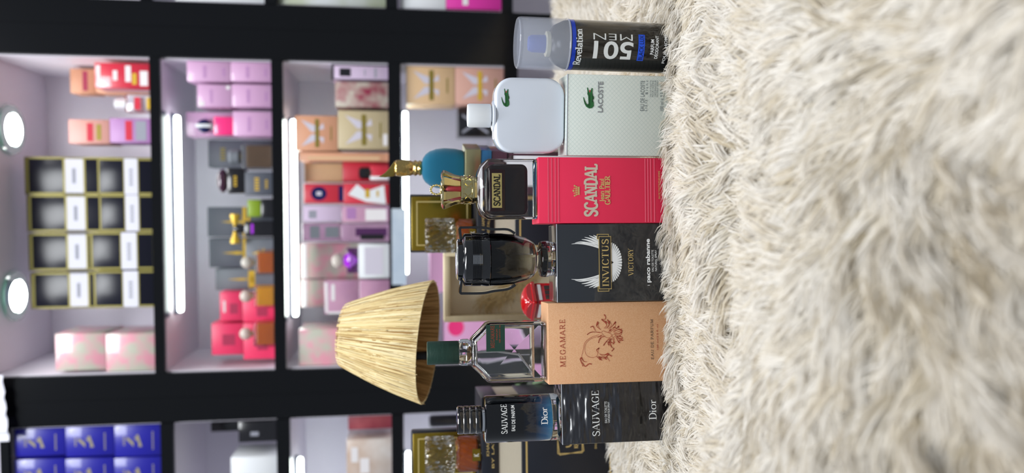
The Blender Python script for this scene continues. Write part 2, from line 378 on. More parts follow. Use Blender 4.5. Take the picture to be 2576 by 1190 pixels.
# ------------------------------------------------------------------ goods on the shelves
P = {
 'navyblk': mat('carton_dark_navy', '#161722', .22, spec=.25), 'goldedge': mat('carton_gold_edge', '#8a8140', .4, .3), 'band': mat('carton_white_band', '#cfcfdb', .5),
 'greytext': mat('grey_print', '#8e909c', .6), 'tan': mat('carton_tan', '#c8906f', .5), 'red': mat('carton_red', '#c9283f', .3, coat=.6),
 'peach': mat('carton_peach', '#d39a90', .45), 'purple': mat('carton_mauve', '#a878ae', .45), 'pinkpat': mat('carton_pink_floral', '#d694a2', .35, noise=(28, '#b3b3a4', .85), coat=.5),
 'pinkside': mat('carton_pink_side', '#d79fc6', .45), 'pink': mat('carton_pink', '#c69ac0', .45, coat=.3), 'blue': mat('carton_royal_blue', '#15128f', .35, coat=.4),
 'bluegold': mat('dull_gold_print', '#8d8468', .5), 'grey': mat('carton_slate_grey', '#4f535e', .5), 'greytop': mat('carton_slate_light', '#6b7078', .5),
 'navy': mat('navy_cap', '#10164e', .15), 'hot': mat('hot_pink', '#f0337e', .25, coat=.6), 'rose': mat('carton_rose', '#dc3560', .4), 'rosedk': mat('rose_dark_print', '#a02148', .5),
 'amber': mat('amber_liquid', '#c8620c', .08, coat=1), 'honey': mat('honey_liquid', '#e8a012', .08, coat=1), 'brown': mat('brown_glass', '#6b5138', .1, coat=1),
 'yelgold': mat('yellow_gold', '#d8b23c', .3, .3), 'clear': mat('milky_crystal', '#d9d2c8', .1, trans=.35), 'black': mat('black_plastic', '#141318', .2, coat=.5), 'plum': mat('plum_glass', '#3a1230', .08, coat=1),
 'lilac': mat('carton_lilac', '#c8b4ce', .5), 'floral': mat('carton_cream_floral', '#b9b0a4', .5, noise=(30, '#8c2a45', .8)), 'peachbow': mat('carton_salmon', '#d39a7a', .4, coat=.3),
 'beige': mat('carton_beige', '#bcac8a', .4, coat=.3), 'peachlt': mat('carton_pale_peach', '#d6b48c', .5), 'bowpink': mat('carton_dusty_pink', '#c79a8c', .5), 'bow': mat('lavender_bow_print', '#c9c4d2', .5),
 'bowgold': mat('bow_gold_bar', '#93833a', .35, .5), 'lime': mat('lime_label', '#7c9622', .4), 'violet': mat('violet_glass', '#a22ad0', .08, coat=1, emit=None), 'grape': mat('grape_dark', '#4a1c50', .1, coat=1),
 'white': mat('carton_white', '#dfe2e6', .4), 'crim': mat('carton_crimson', '#c42a3e', .35, coat=.5), 'wine': mat('carton_wine', '#7c2436', .5, noise=(25, '#9c4a50', .6)), 'wrapwhite': mat('wrap_and_glint_white', '#e6e2e4', .15, coat=1),
 'bronze': mat('carton_bronze', '#b09078', .35, noise=(10, '#e0dad6', .6), coat=.6), 'mag': mat('carton_magenta', '#d0309a', .5), 'pinkclr': mat('rosy_wrap', '#c79ab0', .12, coat=1, noise=(14, '#a87a9c', .5)), 'ice': mat('pale_blue_card', '#a9b9cc', .6, noise=(20, '#c4d0dc', .5)),
 'mauvedk': mat('dusky_mauve', '#8c6c84', .2, coat=1, noise=(14, '#b48cac', .5)), 'pale': mat('pastel_mix', '#c8ccd2', .4, noise=(9, '#8f9a6a', .7)),
}
def zfloor(x, y, shelves):
    """top of the shelf the photo point stands on"""
    z = zs(x, y); return min([a for a, b in shelves], key=lambda a: abs(a - z))
def carton(name, label, cat, x0, x1, yR, yL, base, d=.012, depth=.08, deco=None, group=None, z0=None, shelves=mid_sh, turn=0.0):
    """upright carton seen at photo rows; z0 None = stands on its shelf"""
    s_l, s_r = sh((x0 + x1) / 2, yL, d)[0], sh((x0 + x1) / 2, yR, d)[0]
    if shelves is mid_sh: s_l, s_r = max(s_l, sI0 + .004), min(s_r, sI1 - .004)
    if shelves is lef_sh: s_r = min(s_r, sJ1 - .004)
    if shelves is rig_sh: s_l = max(s_l, sK0 + .004)
    ym = (yL + yR) / 2
    zt = zs(x0, ym, d)
    zb = zfloor(x1, ym, shelves) + .0005 if z0 is None else z0
    w_, h_ = s_r - s_l - .0012, zt - zb
    o = thing(name, label, cat, sw((s_l + s_r) / 2, d + depth / 2, zb), -YAW + turn, group=group)
    m = MB().m(P[base] if isinstance(base, str) else base); m.box(-w_ / 2, w_ / 2, -depth / 2, depth / 2, 0, h_, .0012)
    b = m.build('body', o)
    if deco:
        q = MB(); q.smooth = False
        def D(key, u0, u1, v0, v1, lay=1): q.m(P[key]).rect(-w_ / 2 + u0 * w_, -w_ / 2 + u1 * w_, v0 * h_, v1 * h_, -depth / 2 - .0003 * lay)
        def G(key, pts, lay=1): q.m(P[key]).flat([(-w_ / 2 + u * w_, v * h_) for u, v in pts], -depth / 2 - .0003 * lay)
        D.w, D.h, D.d, D.G, D.q = w_, h_, depth, G, q
        deco(D)
        if q.v: q.build('printed_front', b)
    return o, zb + h_ + .0006

def bands(*a):
    def f(D):
        for t in a: D(*t)
    return f
def ornate(D):   # gold winged ornament
    G = D.G
    G('yelgold', [(.5, .45), (.56, .6), (.5, .82), (.44, .6)]); G('yelgold', [(.5, .45), (.8, .62), (.6, .5)]); G('yelgold', [(.5, .45), (.4, .5), (.2, .62)]); G('yelgold', [(.3, .42), (.7, .42), (.62, .46), (.38, .46)])
def bow(bar):
    def f(D):
        G = D.G
        G('bow', [(.12, .86), (.46, .62), (.46, .48), (.3, .5)]); G('bow', [(.88, .86), (.7, .5), (.54, .48), (.54, .62)])
        G('bow', [(.2, .34), (.4, .46), (.38, .32)]); G('bow', [(.8, .34), (.62, .32), (.6, .46)])
        D(bar, .1, .9, .44, .53, 2); D('bowgold', .3, .7, .14, .17)
    return f
def wordmark(key, v0=.3, v1=.42, a=.2, b=.8, n=6):
    def f(D):
        for i in range(n):
            u = a + (b - a) * i / n; D(key, u, u + (b - a) / n * .62, v0, v1)
    return f
def both(*fs):
    def f(D):
        for g in fs: g(D)
    return f
def foreign(name, label, cat, x1, y, d, group=None, z0=None, shelves=mid_sh):
    s_ = sh(x1, y, d)[0]; zb = zfloor(x1, y, shelves) + .0005 if z0 is None else z0
    return thing(name, label, cat, sw(s_, d, zb), -YAW, group=group)
def flask(o, w_, h_, dp, liquid, capw, caph, cap='clear', ball=False, shell='clear'):
    """square shouldered bottle: glass body, inner liquid, neck and cap"""
    MB().m(M_glass if shell == 'clear' else P[shell]).slab(rrect(w_, h_, .006, 4, 0, h_ / 2), -dp / 2, dp / 2, .003).build('glass_body', o)
    MB().m(P[liquid]).slab(rrect(w_ * .84, h_ * .8, .004, 4, 0, h_ * .47), -dp * .38, dp * .38, .002).build('perfume', o)
    MB().m(M_gold).lathe([(.006, h_), (.006, h_ + .005)], 20).build('neck', o)
    m = MB().m(P[cap])
    if ball: m.ell((0, 0, h_ + .005 + caph / 2), capw / 2, capw / 2, caph / 2)
    else: m.lathe([(capw * .42, h_ + .005), (capw * .5, h_ + .008), (capw * .5, h_ + caph), (capw * .4, h_ + .005 + caph)], 28)
    m.build('cap', o)

# --- top compartment
z_tan = None
G1 = 'cartons on the top shelf near the first downlight'
_, zt = carton('perfume_carton', 'plain tan carton behind the glossy red carton on the top shelf', 'carton', 240, 372, 172, 235, 'tan', .12, .06)
carton('perfume_carton', 'tan carton with a dark red stripe standing behind and above the glossy red one', 'carton', 176, 240, 172, 235, 'tan', .12, .06, bands(('rosedk', .1, .9, .3, .5)), z0=zt)
carton('perfume_carton', 'glossy red wrapped carton with white and yellow painted highlights beside the cabinet side, top shelf', 'carton', 238, 372, 158, 222, 'red', .015, .07,
       bands(('wrapwhite', .1, .9, .9, .97), ('wrapwhite', .3, .7, .6, .68), ('wrapwhite', .25, .9, .36, .46), ('yelgold', .15, .6, .26, .34), ('wrapwhite', .1, .7, .06, .2)))  # white and yellow patches paint the highlights on the clear wrap
o = foreign('perfume_bottle', 'clear glass bottle with red and gold bands between red and mauve cartons', 'bottle', 378, 263, .06)
MB().m(M_glass).box(-.021, .021, -.018, .018, 0, .07, .004).build('glass_body', o)
MB().m(P['yelgold']).box(-.014, .014, -.0185, .0185, .006, .02).build('gold_band', o); MB().m(P['red']).box(-.015, .015, -.0186, .0186, .034, .048).build('red_band', o)
MB().m(P['white']).lathe([(.014, .07), (.014, .094), (.01, .097)], 24).build('cap', o)
_, zt = carton('perfume_carton', 'mauve carton with a red stripe underneath the peach carton, top shelf', 'carton', 276, 378, 297, 360, 'purple', .02, .08, bands(('red', .1, .9, .48, .64), ('greytext', .1, .9, .15, .4)))
carton('perfume_carton', 'peach carton with red and olive stripes resting on the mauve carton', 'carton', 172, 276, 300, 362, 'peach', .02, .08, bands(('red', .1, .85, .4, .55), ('bowgold', .15, .8, .2, .32)), z0=zt)
gl = 'navy cartons with gold edges and white bands'
def navyc(upper):
    def f(D):
        t = .05
        for a in ((0, t, 0, 1), (1 - t, 1, 0, 1), (0, 1, 0, .03), (0, 1, .97, 1)): D('goldedge', *a)
        D('goldedge', 0, 1, .26, .28); D('goldedge', 0, 1, .52, .54)
        D('band', 0, 1, .28, .52, 2); wordmark('greytext', .37, .43, .25, .75, 5)(lambda *a: D(*a, 3))
    return f
wherec = ['nearest the mauve carton', 'second from the mauve carton', 'second from the pink floral cartons', 'nearest the pink floral cartons']
for i, (ya, yb, xt, xb) in enumerate(((398, 490, 66, 246), (490, 582, 72, 246), (584, 678, 74, 228), (681, 773, 78, 234))):
    _, z_ = carton('perfume_carton', 'shorter front navy and gold carton, ' + wherec[i], 'carton', [246, 250, 228, 236][i], 384, ya, yb, 'navyblk', .015, .06, navyc(0), gl)
for i, (ya, yb, xt, xb) in enumerate(((395, 490, 62, 384), (490, 583, 68, 384), (586, 680, 72, 384), (684, 775, 78, 384))):
    carton('perfume_carton', 'tall rear navy and gold carton, ' + wherec[i], 'carton', xt, xb, ya, yb, 'navyblk', .085, .06,
           bands(('goldedge', 0, .05, 0, 1), ('goldedge', .95, 1, 0, 1), ('goldedge', 0, 1, .97, 1), ('goldedge', 0, 1, .71, .725), ('goldedge', 0, 1, .565, .58), ('band', 0, 1, .58, .71), ('greytext', .3, .7, .635, .66, 2)), gl)
_, zt = carton('perfume_carton', 'pink and grey floral carton on the top shelf, under its twin', 'carton', 266, 392, 838, 934, 'pinkpat', .015, .12, None, 'pink floral cartons on the top shelf')
carton('perfume_carton', 'pink and grey floral carton resting on its twin beneath the downlight', 'carton', 139, 266, 838, 932, 'pinkpat', .015, .12, None, 'pink floral cartons on the top shelf', z0=zt)

# --- second compartment
gp = 'pink cartons stacked on the second shelf'
pk = wordmark('purple', .55, .63, .2, .8, 7); pk2 = wordmark('purple', .12, .18, .3, .7, 4)
z1_ = []
for i, (ya, yb, xt, w3) in enumerate(((150, 206, 580, 'against the cabinet side'), (212, 270, 583, 'in the middle of its row'), (280, 343, 586, 'beside the slate grey carton'))):
    _, z_ = carton('perfume_carton', 'pale pink carton in the lower row, ' + w3, 'carton', xt, 690, ya, yb, 'pink', .015, .1, both(pk, pk2), gp); z1_.append(z_)
carton('perfume_carton', 'pale pink carton resting on the lower row, against the cabinet side', 'carton', 470, 580, 150, 206, 'pink', .015, .1, both(pk, pk2), gp, z0=z1_[0])
carton('perfume_carton', 'shiny wrapped pink carton resting on the middle of the lower row', 'carton', 496, 583, 212, 270, 'pink', .015, .1, both(pk, bands(('wrapwhite', .04, .25, .8, .95), ('wrapwhite', .8, .95, .05, .15))), gp, z0=z1_[1])
carton('perfume_carton', 'pink carton standing behind the hot pink bottle with a navy round cap', 'carton', 468, 586, 282, 343, 'pink', .05, .07, pk, gp, z0=z1_[2])
o = foreign('perfume_bottle', 'hot pink bottle with round navy and white cap on a pink carton', 'bottle', 586, 318, .034, z0=z1_[2])
MB().m(P['hot']).box(-.022, .022, -.012, .012, 0, .046, .003).build('body', o); MB().m(M_silver).lathe([(.008, .046), (.008, .054)], 20).build('neck', o)
m = MB().m(P['navy']); m.ell((0, 0, .07), .017, .012, .017); m.m(P['white']).box(-.004, .004, -.0125, .0125, .052, .088, .001); m.build('cap', o)
_, zt = carton('perfume_carton', 'dark slate carton with gold letters behind the square brown bottle', 'carton', 524, 690, 352, 422, 'grey', .1, .06, wordmark('bowgold', .76, .83, .25, .75, 5))
o = foreign('perfume_bottle', 'square brown glass bottle with a silver cap beside the pink cartons', 'bottle', 690, 395, .04)
flask(o, .064, .076, .03, 'brown', .036, .026, 'greytop')
_, zt = carton('perfume_carton', 'slate grey carton with two gold lines underneath the black bottle', 'carton', 616, 690, 432, 492, 'grey', .015, .07, both(wordmark('yelgold', .5, .66, .2, .8, 5), wordmark('yelgold', .2, .28, .3, .7, 4)))
o = foreign('perfume_bottle', 'black square bottle with a plum domed cap on top of a slate carton', 'bottle', 612, 455, .045, z0=zt)
MB().m(P['black']).box(-.031, .031, -.013, .013, 0, .045, .004).build('body', o); m = MB().m(P['plum']); m.ell((0, 0, .058), .029, .014, .014); m.build('cap', o)
m = MB(); D_ = m.m(P['yelgold']); [m.rect(-.014 + .007 * i, -.0095 + .007 * i, .022, .029, -.0134) for i in range(4)]; m.build('label', o)
go = 'slate cartons with gold winged ornaments'
carton('perfume_carton', 'slate carton with gold winged ornament beside the black plum-capped bottle', 'carton', 522, 690, 520, 596, 'grey', .11, .06, both(ornate, bands(('yelgold', .0, 1, .47, .52))), go)
carton('perfume_carton', 'slate carton with gold winged ornament behind the orange bottle', 'carton', 526, 690, 599, 673, 'grey', .11, .06, both(ornate, bands(('yelgold', 0, 1, .47, .53))), go)
carton('perfume_carton', 'bluish slate carton with gold ornament beside the stacked rose cartons', 'carton', 542, 690, 675, 730, 'greytop', .11, .06, both(ornate, bands(('yelgold', .1, .9, .4, .5))), go)
o = foreign('perfume_bottle', 'black bottle with a bright lime label beside the black casket', 'bottle', 690, 524, .05)
MB().m(P['black']).box(-.023, .023, -.014, .014, 0, .034, .003).build('body', o); MB().m(P['lime']).box(-.021, .021, -.0125, .0125, .034, .066, .002).build('lime_cap', o)
o = foreign('perfume_bottle', 'tall black ribbed bottle with a purple mark and gold spindle top', 'bottle', 690, 575, .04)
m = MB().m(P['black']).box(-.019, .019, -.014, .014, 0, .072, .003); m.m(P['violet']).rect(-.012, .012, .05, .056, -.0144); m.build('body', o)
MB().m(P['black']).lathe([(.01, .072), (.01, .09), (.006, .1)], 24).build('cap', o)
m = MB().m(P['yelgold']); m.T = Matrix.Translation((0, 0, .096)) @ Matrix.Rotation(pi / 2, 4, 'Y')
for s_ in (-1, 1): m.lathe([(.003, s_ * .0), (.005, s_ * .012), (.012, s_ * .03), (.011, s_ * .036)], 20)
m.build('gold_spindle', o)
_, zt = carton('perfume_carton', 'low slate carton with gold scroll behind the orange square bottle', 'carton', 618, 690, 600, 674, 'greytop', .06, .04, both(ornate, bands(('yelgold', 0, 1, .02, .1))))
for (y_, w_, h_, lq, lab) in ((660, .06, .046, 'amber', 'square orange bottle with a flower cap in front of a slate carton'), (744, .054, .05, 'honey', 'square honey yellow bottle in front of the rose cartons'), (838, .062, .052, 'amber', 'square brown amber bottle in front of the hot pink carton')):
    o = foreign('perfume_bottle', lab, 'bottle', 690, y_, .028, group='square amber bottles on the second shelf'); flask(o, w_, h_, .026, lq, .03, .03, 'clear', True)
_, zt = carton('perfume_carton', 'rose red carton underneath another, behind the honey yellow bottle', 'carton', 610, 692, 740, 810, 'rose', .06, .08, bands(('rosedk', .2, .6, .3, .6)), 'rose red cartons on the second shelf')
carton('perfume_carton', 'shiny rose red carton resting on another beside the bluish slate carton', 'carton', 553, 610, 734, 808, 'rose', .06, .08, bands(('rosedk', .25, .6, .2, .55), ('wrapwhite', .3, .7, .75, .84)), 'rose red cartons on the second shelf', z0=zt)
_, zt = carton('perfume_carton', 'bright rose red carton underneath another, nearest the cabinet side', 'carton', 612, 692, 812, 904, 'rose', .055, .08, bands(('rosedk', .25, .6, .3, .6)), 'rose red cartons on the second shelf')
carton('perfume_carton', 'bright rose red carton resting on another, nearest the cabinet side', 'carton', 532, 611, 813, 893, 'rose', .055, .08, bands(('rosedk', .3, .65, .25, .65)), 'rose red cartons on the second shelf', z0=zt)

# --- third compartment
carton('perfume_carton', 'pale lilac carton with black border and dark square mark, in the shelf corner', 'carton', 834, 978, 152, 203, 'lilac', .015, .1,
       bands(('black', 0, .07, 0, 1), ('black', .93, 1, 0, 1), ('black', 0, 1, .96, 1), ('black', .24, .76, .66, .86), ('greytext', .3, .7, .4, .42), ('greytext', .2, .8, .2, .24)))
carton('perfume_carton', 'cream carton covered with dark red blossoms beside the lilac carton', 'carton', 843, 978, 206, 270, 'floral', .015, .1)
_, zt = carton('perfume_carton', 'beige carton with a lavender bow and gold bar on the third shelf', 'carton', 850, 980, 278, 376, 'beige', .015, .1, both(bow('bowgold'), bands(('wrapwhite', .1, .4, .02, .1))), 'cartons with lavender bows')
carton('perfume_carton', 'salmon carton with a lavender bow resting on the beige bow carton', 'carton', 742, 849, 290, 380, 'peachbow', .015, .1, bow('bowgold'), 'cartons with lavender bows', z0=zt)
carton('perfume_carton', 'narrow peach carton standing edge on beside the beige bow carton', 'carton', 752, 982, 383, 406, 'peachbow', .02, .1, bands(('peachlt', .2, .5, .1, .9)))
_, zt = carton('perfume_carton', 'red carton behind the small black-capped red bottle', 'carton', 862, 984, 408, 458, 'crim', .06, .07)
o = foreign('perfume_bottle', 'small red bottle with a black cap beside the narrow peach carton', 'bottle', 984, 436, .028)
MB().m(P['crim']).box(-.019, .019, -.01, .01, 0, .045, .003).build('body', o); MB().m(P['white']).box(-.017, -.008, -.011, .01, .0, .045, .001).build('label', o)
MB().m(P['black']).lathe([(.013, .045), (.015, .05), (.015, .068), (.01, .073)], 26).build('cap', o)
_, zt2 = carton('perfume_carton', 'red carton with a broad white splash beside the black-capped bottle', 'carton', 864, 988, 460, 514, 'crim', .015, .1,
       lambda D: (D.G('white', [(.0, .06), (.1, .5), (.45, .9), (.95, .7), (.6, .5), (.9, .1)]), D('yelgold', .3, .7, .42, .52, 2), D('yelgold', .35, .65, .22, .27, 2)))
carton('perfume_carton', 'tan carton standing on the red carton behind the black-capped bottle', 'carton', 766, 862, 410, 458, 'peachlt', .06, .07, None, z0=zt)
carton('perfume_carton', 'small red carton with a navy circle on top of the red and white one', 'carton', 764, 862, 462, 512, 'crim', .02, .08,
       lambda D: (D.G('navy', [(.5 + .36 * math.cos(a * pi / 8), .62 + .2 * math.sin(a * pi / 8)) for a in range(16)]), D('bow', .4, .6, .55, .68, 2), D('navy', .1, .9, .0, .12)), z0=zt2)
_, zt = carton('perfume_carton', 'rosy wrapped carton underneath the pale lilac carton', 'carton', 860, 988, 517, 560, 'pinkclr', .02, .09, bands(('wrapwhite', .1, .8, .05, .5), ('purple', .2, .9, .7, .9)))
carton('perfume_carton', 'pale lilac carton with grey mark beside the navy circle carton', 'carton', 762, 860, 517, 558, 'lilac', .02, .09, bands(('greytext', .2, .7, .65, .85)), z0=zt)
_, zt = carton('perfume_carton', 'dusky mauve wrapped carton with dark bottles printed on it', 'carton', 858, 988, 562, 608, 'mauvedk', .02, .09, bands(('grape', .3, .75, .04, .7), ('black', .1, .4, .1, .6, 2)))
carton('perfume_carton', 'smoky grey and mauve wrapped carton beside the lilac carton', 'carton', 760, 858, 561, 607, 'mauvedk', .02, .09, bands(('greytop', .2, .8, .05, .4), ('greytop', .15, .85, .55, .8)), z0=zt)
_, zt = carton('perfume_carton', 'glossy white wrapped carton beside the violet gem bottle', 'carton', 902, 990, 613, 700, 'white', .015, .08, bands(('bow', .1, .9, .2, .8)))
o = foreign('perfume_bottle', 'violet gem shaped bottle with sparkling clear cap on the white carton', 'bottle', 902, 655, .045, z0=zt)
MB().m(P['grape']).box(-.032, .032, -.006, .006, 0, .03, .002).build('base', o)
m = MB().m(P['violet']); m.smooth = False; m.lathe([(.004, .0), (.024, .022), (.014, .036)], 8); m.build('gem_body', o)
MB().m(P['clear']).ell((0, 0, .052), .018, .014, .016).build('cap', o)
carton('perfume_carton', 'pink dotted carton behind the violet gem bottle', 'carton', 757, 902, 612, 700, 'pinkpat', .1, .07, bands(('wrapwhite', .0, 1, .9, .98)), z0=zt)
_, zt = carton('perfume_carton', 'pink wrapped carton behind the lampshade edge on the third shelf', 'carton', 904, 990, 704, 800, 'pinkclr', .015, .08)
carton('perfume_carton', 'clear wrapped rosy carton beside the lampshade rim', 'carton', 816, 903, 706, 790, 'pinkclr', .015, .07, bands(('wrapwhite', .05, .95, .9, .98), ('wrapwhite', .0, .07, .1, .9), ('wrapwhite', .4, .9, .7, .8)), z0=zt)
carton('perfume_carton', 'pink dotted carton next to the end of the light strip', 'carton', 757, 903, 703, 772, 'pinkpat', .1, .07, bands(('wrapwhite', .0, 1, .9, .98)), z0=zt)
carton('perfume_carton', 'large pink floral carton behind the lampshade in the shelf corner', 'carton', 752, 990, 826, 926, 'pinkpat', .02, .12)

# --- fourth compartment
carton('perfume_carton', 'pale peach carton with a lavender bow resting on the dusty pink one', 'carton', 1022, 1144, 160, 262, 'peachlt', .015, .1, bow('bowgold'), 'cartons with lavender bows', z0=zs(1144, 210, .015))
carton('perfume_carton', 'dusty pink carton with a lavender bow standing behind the can cap', 'carton', 1145, 1275, 160, 262, 'bowpink', .015, .1, bow('yelgold'), 'cartons with lavender bows')
carton('perfume_carton', 'black carton with pale crossed strokes behind the white bottle cap', 'carton', 1152, 1275, 272, 345, 'black', .06, .08, lambda D: (D.G('greytext', [(.1, .3), (.2, .3), (.8, .9), (.7, .9)]), D.G('greytext', [(.8, .3), (.7, .3), (.1, .9), (.2, .9)], 2)))
carton('perfume_carton', 'pale pink carton behind the wooden frame', 'carton', 1082, 1275, 632, 735, 'pinkside', .05, .1)
carton('perfume_carton', 'pink carton with a blurred hot pink blossom beside the lampshade', 'carton', 1118, 1275, 795, 880, 'pinkside', .05, .1, lambda D: D.G('hot', [(.68 + .26 * math.cos(a * pi / 8), .8 + .14 * math.sin(a * pi / 8)) for a in range(16)]))
o = thing('price_card', 'pale blue cardboard strip hanging over the third shelf edge', 'card', sw((sh(1000, 716)[0] + sh(1000, 525)[0]) / 2, -.002, zs(1022, 620)), -YAW)
w_ = sh(1000, 525)[0] - sh(1000, 716)[0]; MB().m(P['ice']).box(-w_ / 2, w_ / 2, -.0015, 0, 0, zs(986, 620) - zs(1022, 620)).build('strip', o)

# --- left cabinet
rb = both(lambda D: (D.G('bluegold', [(.3, .6), (.45, .6), (.62, .72), (.56, .76), (.4, .66)]), D.G('bluegold', [(.3, .42), (.7, .5), (.66, .56), (.5, .5), (.3, .5)]), D.G('bluegold', [(.44, .5), (.6, .6), (.6, .54), (.5, .48)])), wordmark('bluegold', .18, .21, .2, .8, 8), wordmark('bluegold', .78, .82, .36, .66, 4))
for c_, (ya, yb, t_) in enumerate(((1067, 1150, 'nearest the black post'), (1152, 1236, 'second from the black post'))):
    z_ = None
    for r_, (xa, xb, q_) in enumerate(((288, 408, 'bottom of its stack'), (165, 288, 'middle of its stack'), (38, 165, 'top of its stack'))):
        _, z_ = carton('perfume_carton', 'royal blue carton with dull gold emblem, ' + q_ + ', ' + t_, 'carton', xa, xb, ya + (2 - r_) * -2 + 2, yb - 2, 'blue', .012, .08, rb, 'royal blue cartons', z0=z_, shelves=lef_sh)
carton('perfume_carton', 'dark brown carton in the second compartment against the post', 'carton', 600, 700, 1060, 1112, 'black', .03, .09, bands(('greytext', .3, .5, .5, .7)), shelves=lef_sh)
carton('perfume_carton', 'black carton with stepped top standing behind the dark brown carton', 'carton', 530, 700, 1060, 1084, 'black', .14, .09, None, shelves=lef_sh)
carton('perfume_carton', 'white carton with a small grey drawing on the second shelf by the post', 'carton', 581, 700, 1148, 1240, 'white', .015, .1, lambda D: (D('greytext', .08, .3, .5, .56), D.G('greytext', [(.2, .4), (.36, .5), (.42, .62), (.3, .58)]), D.G('greytext', [(.4, .35), (.5, .4), (.46, .55)])), shelves=lef_sh)
_, zt = carton('perfume_carton', 'wine red patterned carton on the third shelf against the post', 'carton', 876, 990, 1046, 1080, 'wine', .02, .1, None, shelves=lef_sh)
carton('perfume_carton', 'shiny bronze and white wrapped carton on the third shelf', 'carton', 872, 990, 1104, 1200, 'bronze', .015, .1, bands(('wrapwhite', .1, .5, .5, .7), ('wrapwhite', .4, .8, .75, .9)), shelves=lef_sh)
o = foreign('perfume_bottle', 'black blocky bottle on the fourth shelf behind the ribbed black cap', 'bottle', 1280, 1052, .05, shelves=lef_sh)
MB().m(P['black']).box(-.022, .022, -.02, .02, 0, .12, .003).build('body', o); MB().m(P['black']).lathe([(.014, .12), (.016, .125), (.016, .19), (.012, .195)], 28).build('cap', o)
# --- right cabinet, cut by the photo edge
carton('perfume_carton', 'pastel carton cut by the photo edge on the third shelf past the black post', 'carton', 700, 985, -70, 18, 'pale', .015, .1, shelves=rig_sh)
_, zt = carton('perfume_carton', 'magenta carton with pale flecks past the black post', 'carton', 1122, 1275, -70, 24, 'mag', .015, .1, bands(('wrapwhite', .1, .6, .6, .7)), shelves=rig_sh)
carton('perfume_carton', 'white carton resting on the magenta carton past the black post', 'carton', 1006, 1122, -70, 22, 'white', .015, .1, shelves=rig_sh, z0=zt)
carton('perfume_carton', 'pale grey carton on the second shelf past the black post', 'carton', 440, 680, -70, 7, 'white', .015, .1, shelves=rig_sh)

# pleated white sheet at the top of the post
s0_, z0_ = sh(20, 1110, -.02); s1_, z1__ = sh(0, 945, -.02)
o = thing('paper_sheet', 'white pleated paper sheet hanging at the top of the black post', 'paper', sw((s0_ + s1_) / 2, -.02, z0_), -YAW)
R = []
for i in range(13):
    u = i / 12; x_ = (s1_ - s0_) * (u - .5); R.append([(x_, .004 * math.sin(i * 2.2), -.002 + .010 * u), (x_, .004 * math.sin(i * 2.2) - .001, .2), (x_, .004 * math.sin(i * 2.2) + .001, .2), (x_, .004 * math.sin(i * 2.2) + .001, -.002 + .010 * u)])
m = MB().m(mat('white_paper', '#dcdce8', .6)); m.loft(R); m.build('sheet', o)
# ------------------------------------------------------------------ table with fur throw
t = thing('display_table', 'low table under the cream fur throw carrying the perfume display', 'table', (0, .05, -.78))
M_tab = mat('table_white', '#c9c6c0', .5)
MB().m(M_tab).box(-.62, .66, -.64, .60, .745, .7795, .004).build('table_top', t)
for (x, y) in ((-.55, -.57), (.59, -.57), (-.55, .53), (.59, .53)): MB().m(M_tab).box(x - .025, x + .025, y - .025, y + .025, .0005, .745).build('leg', t)

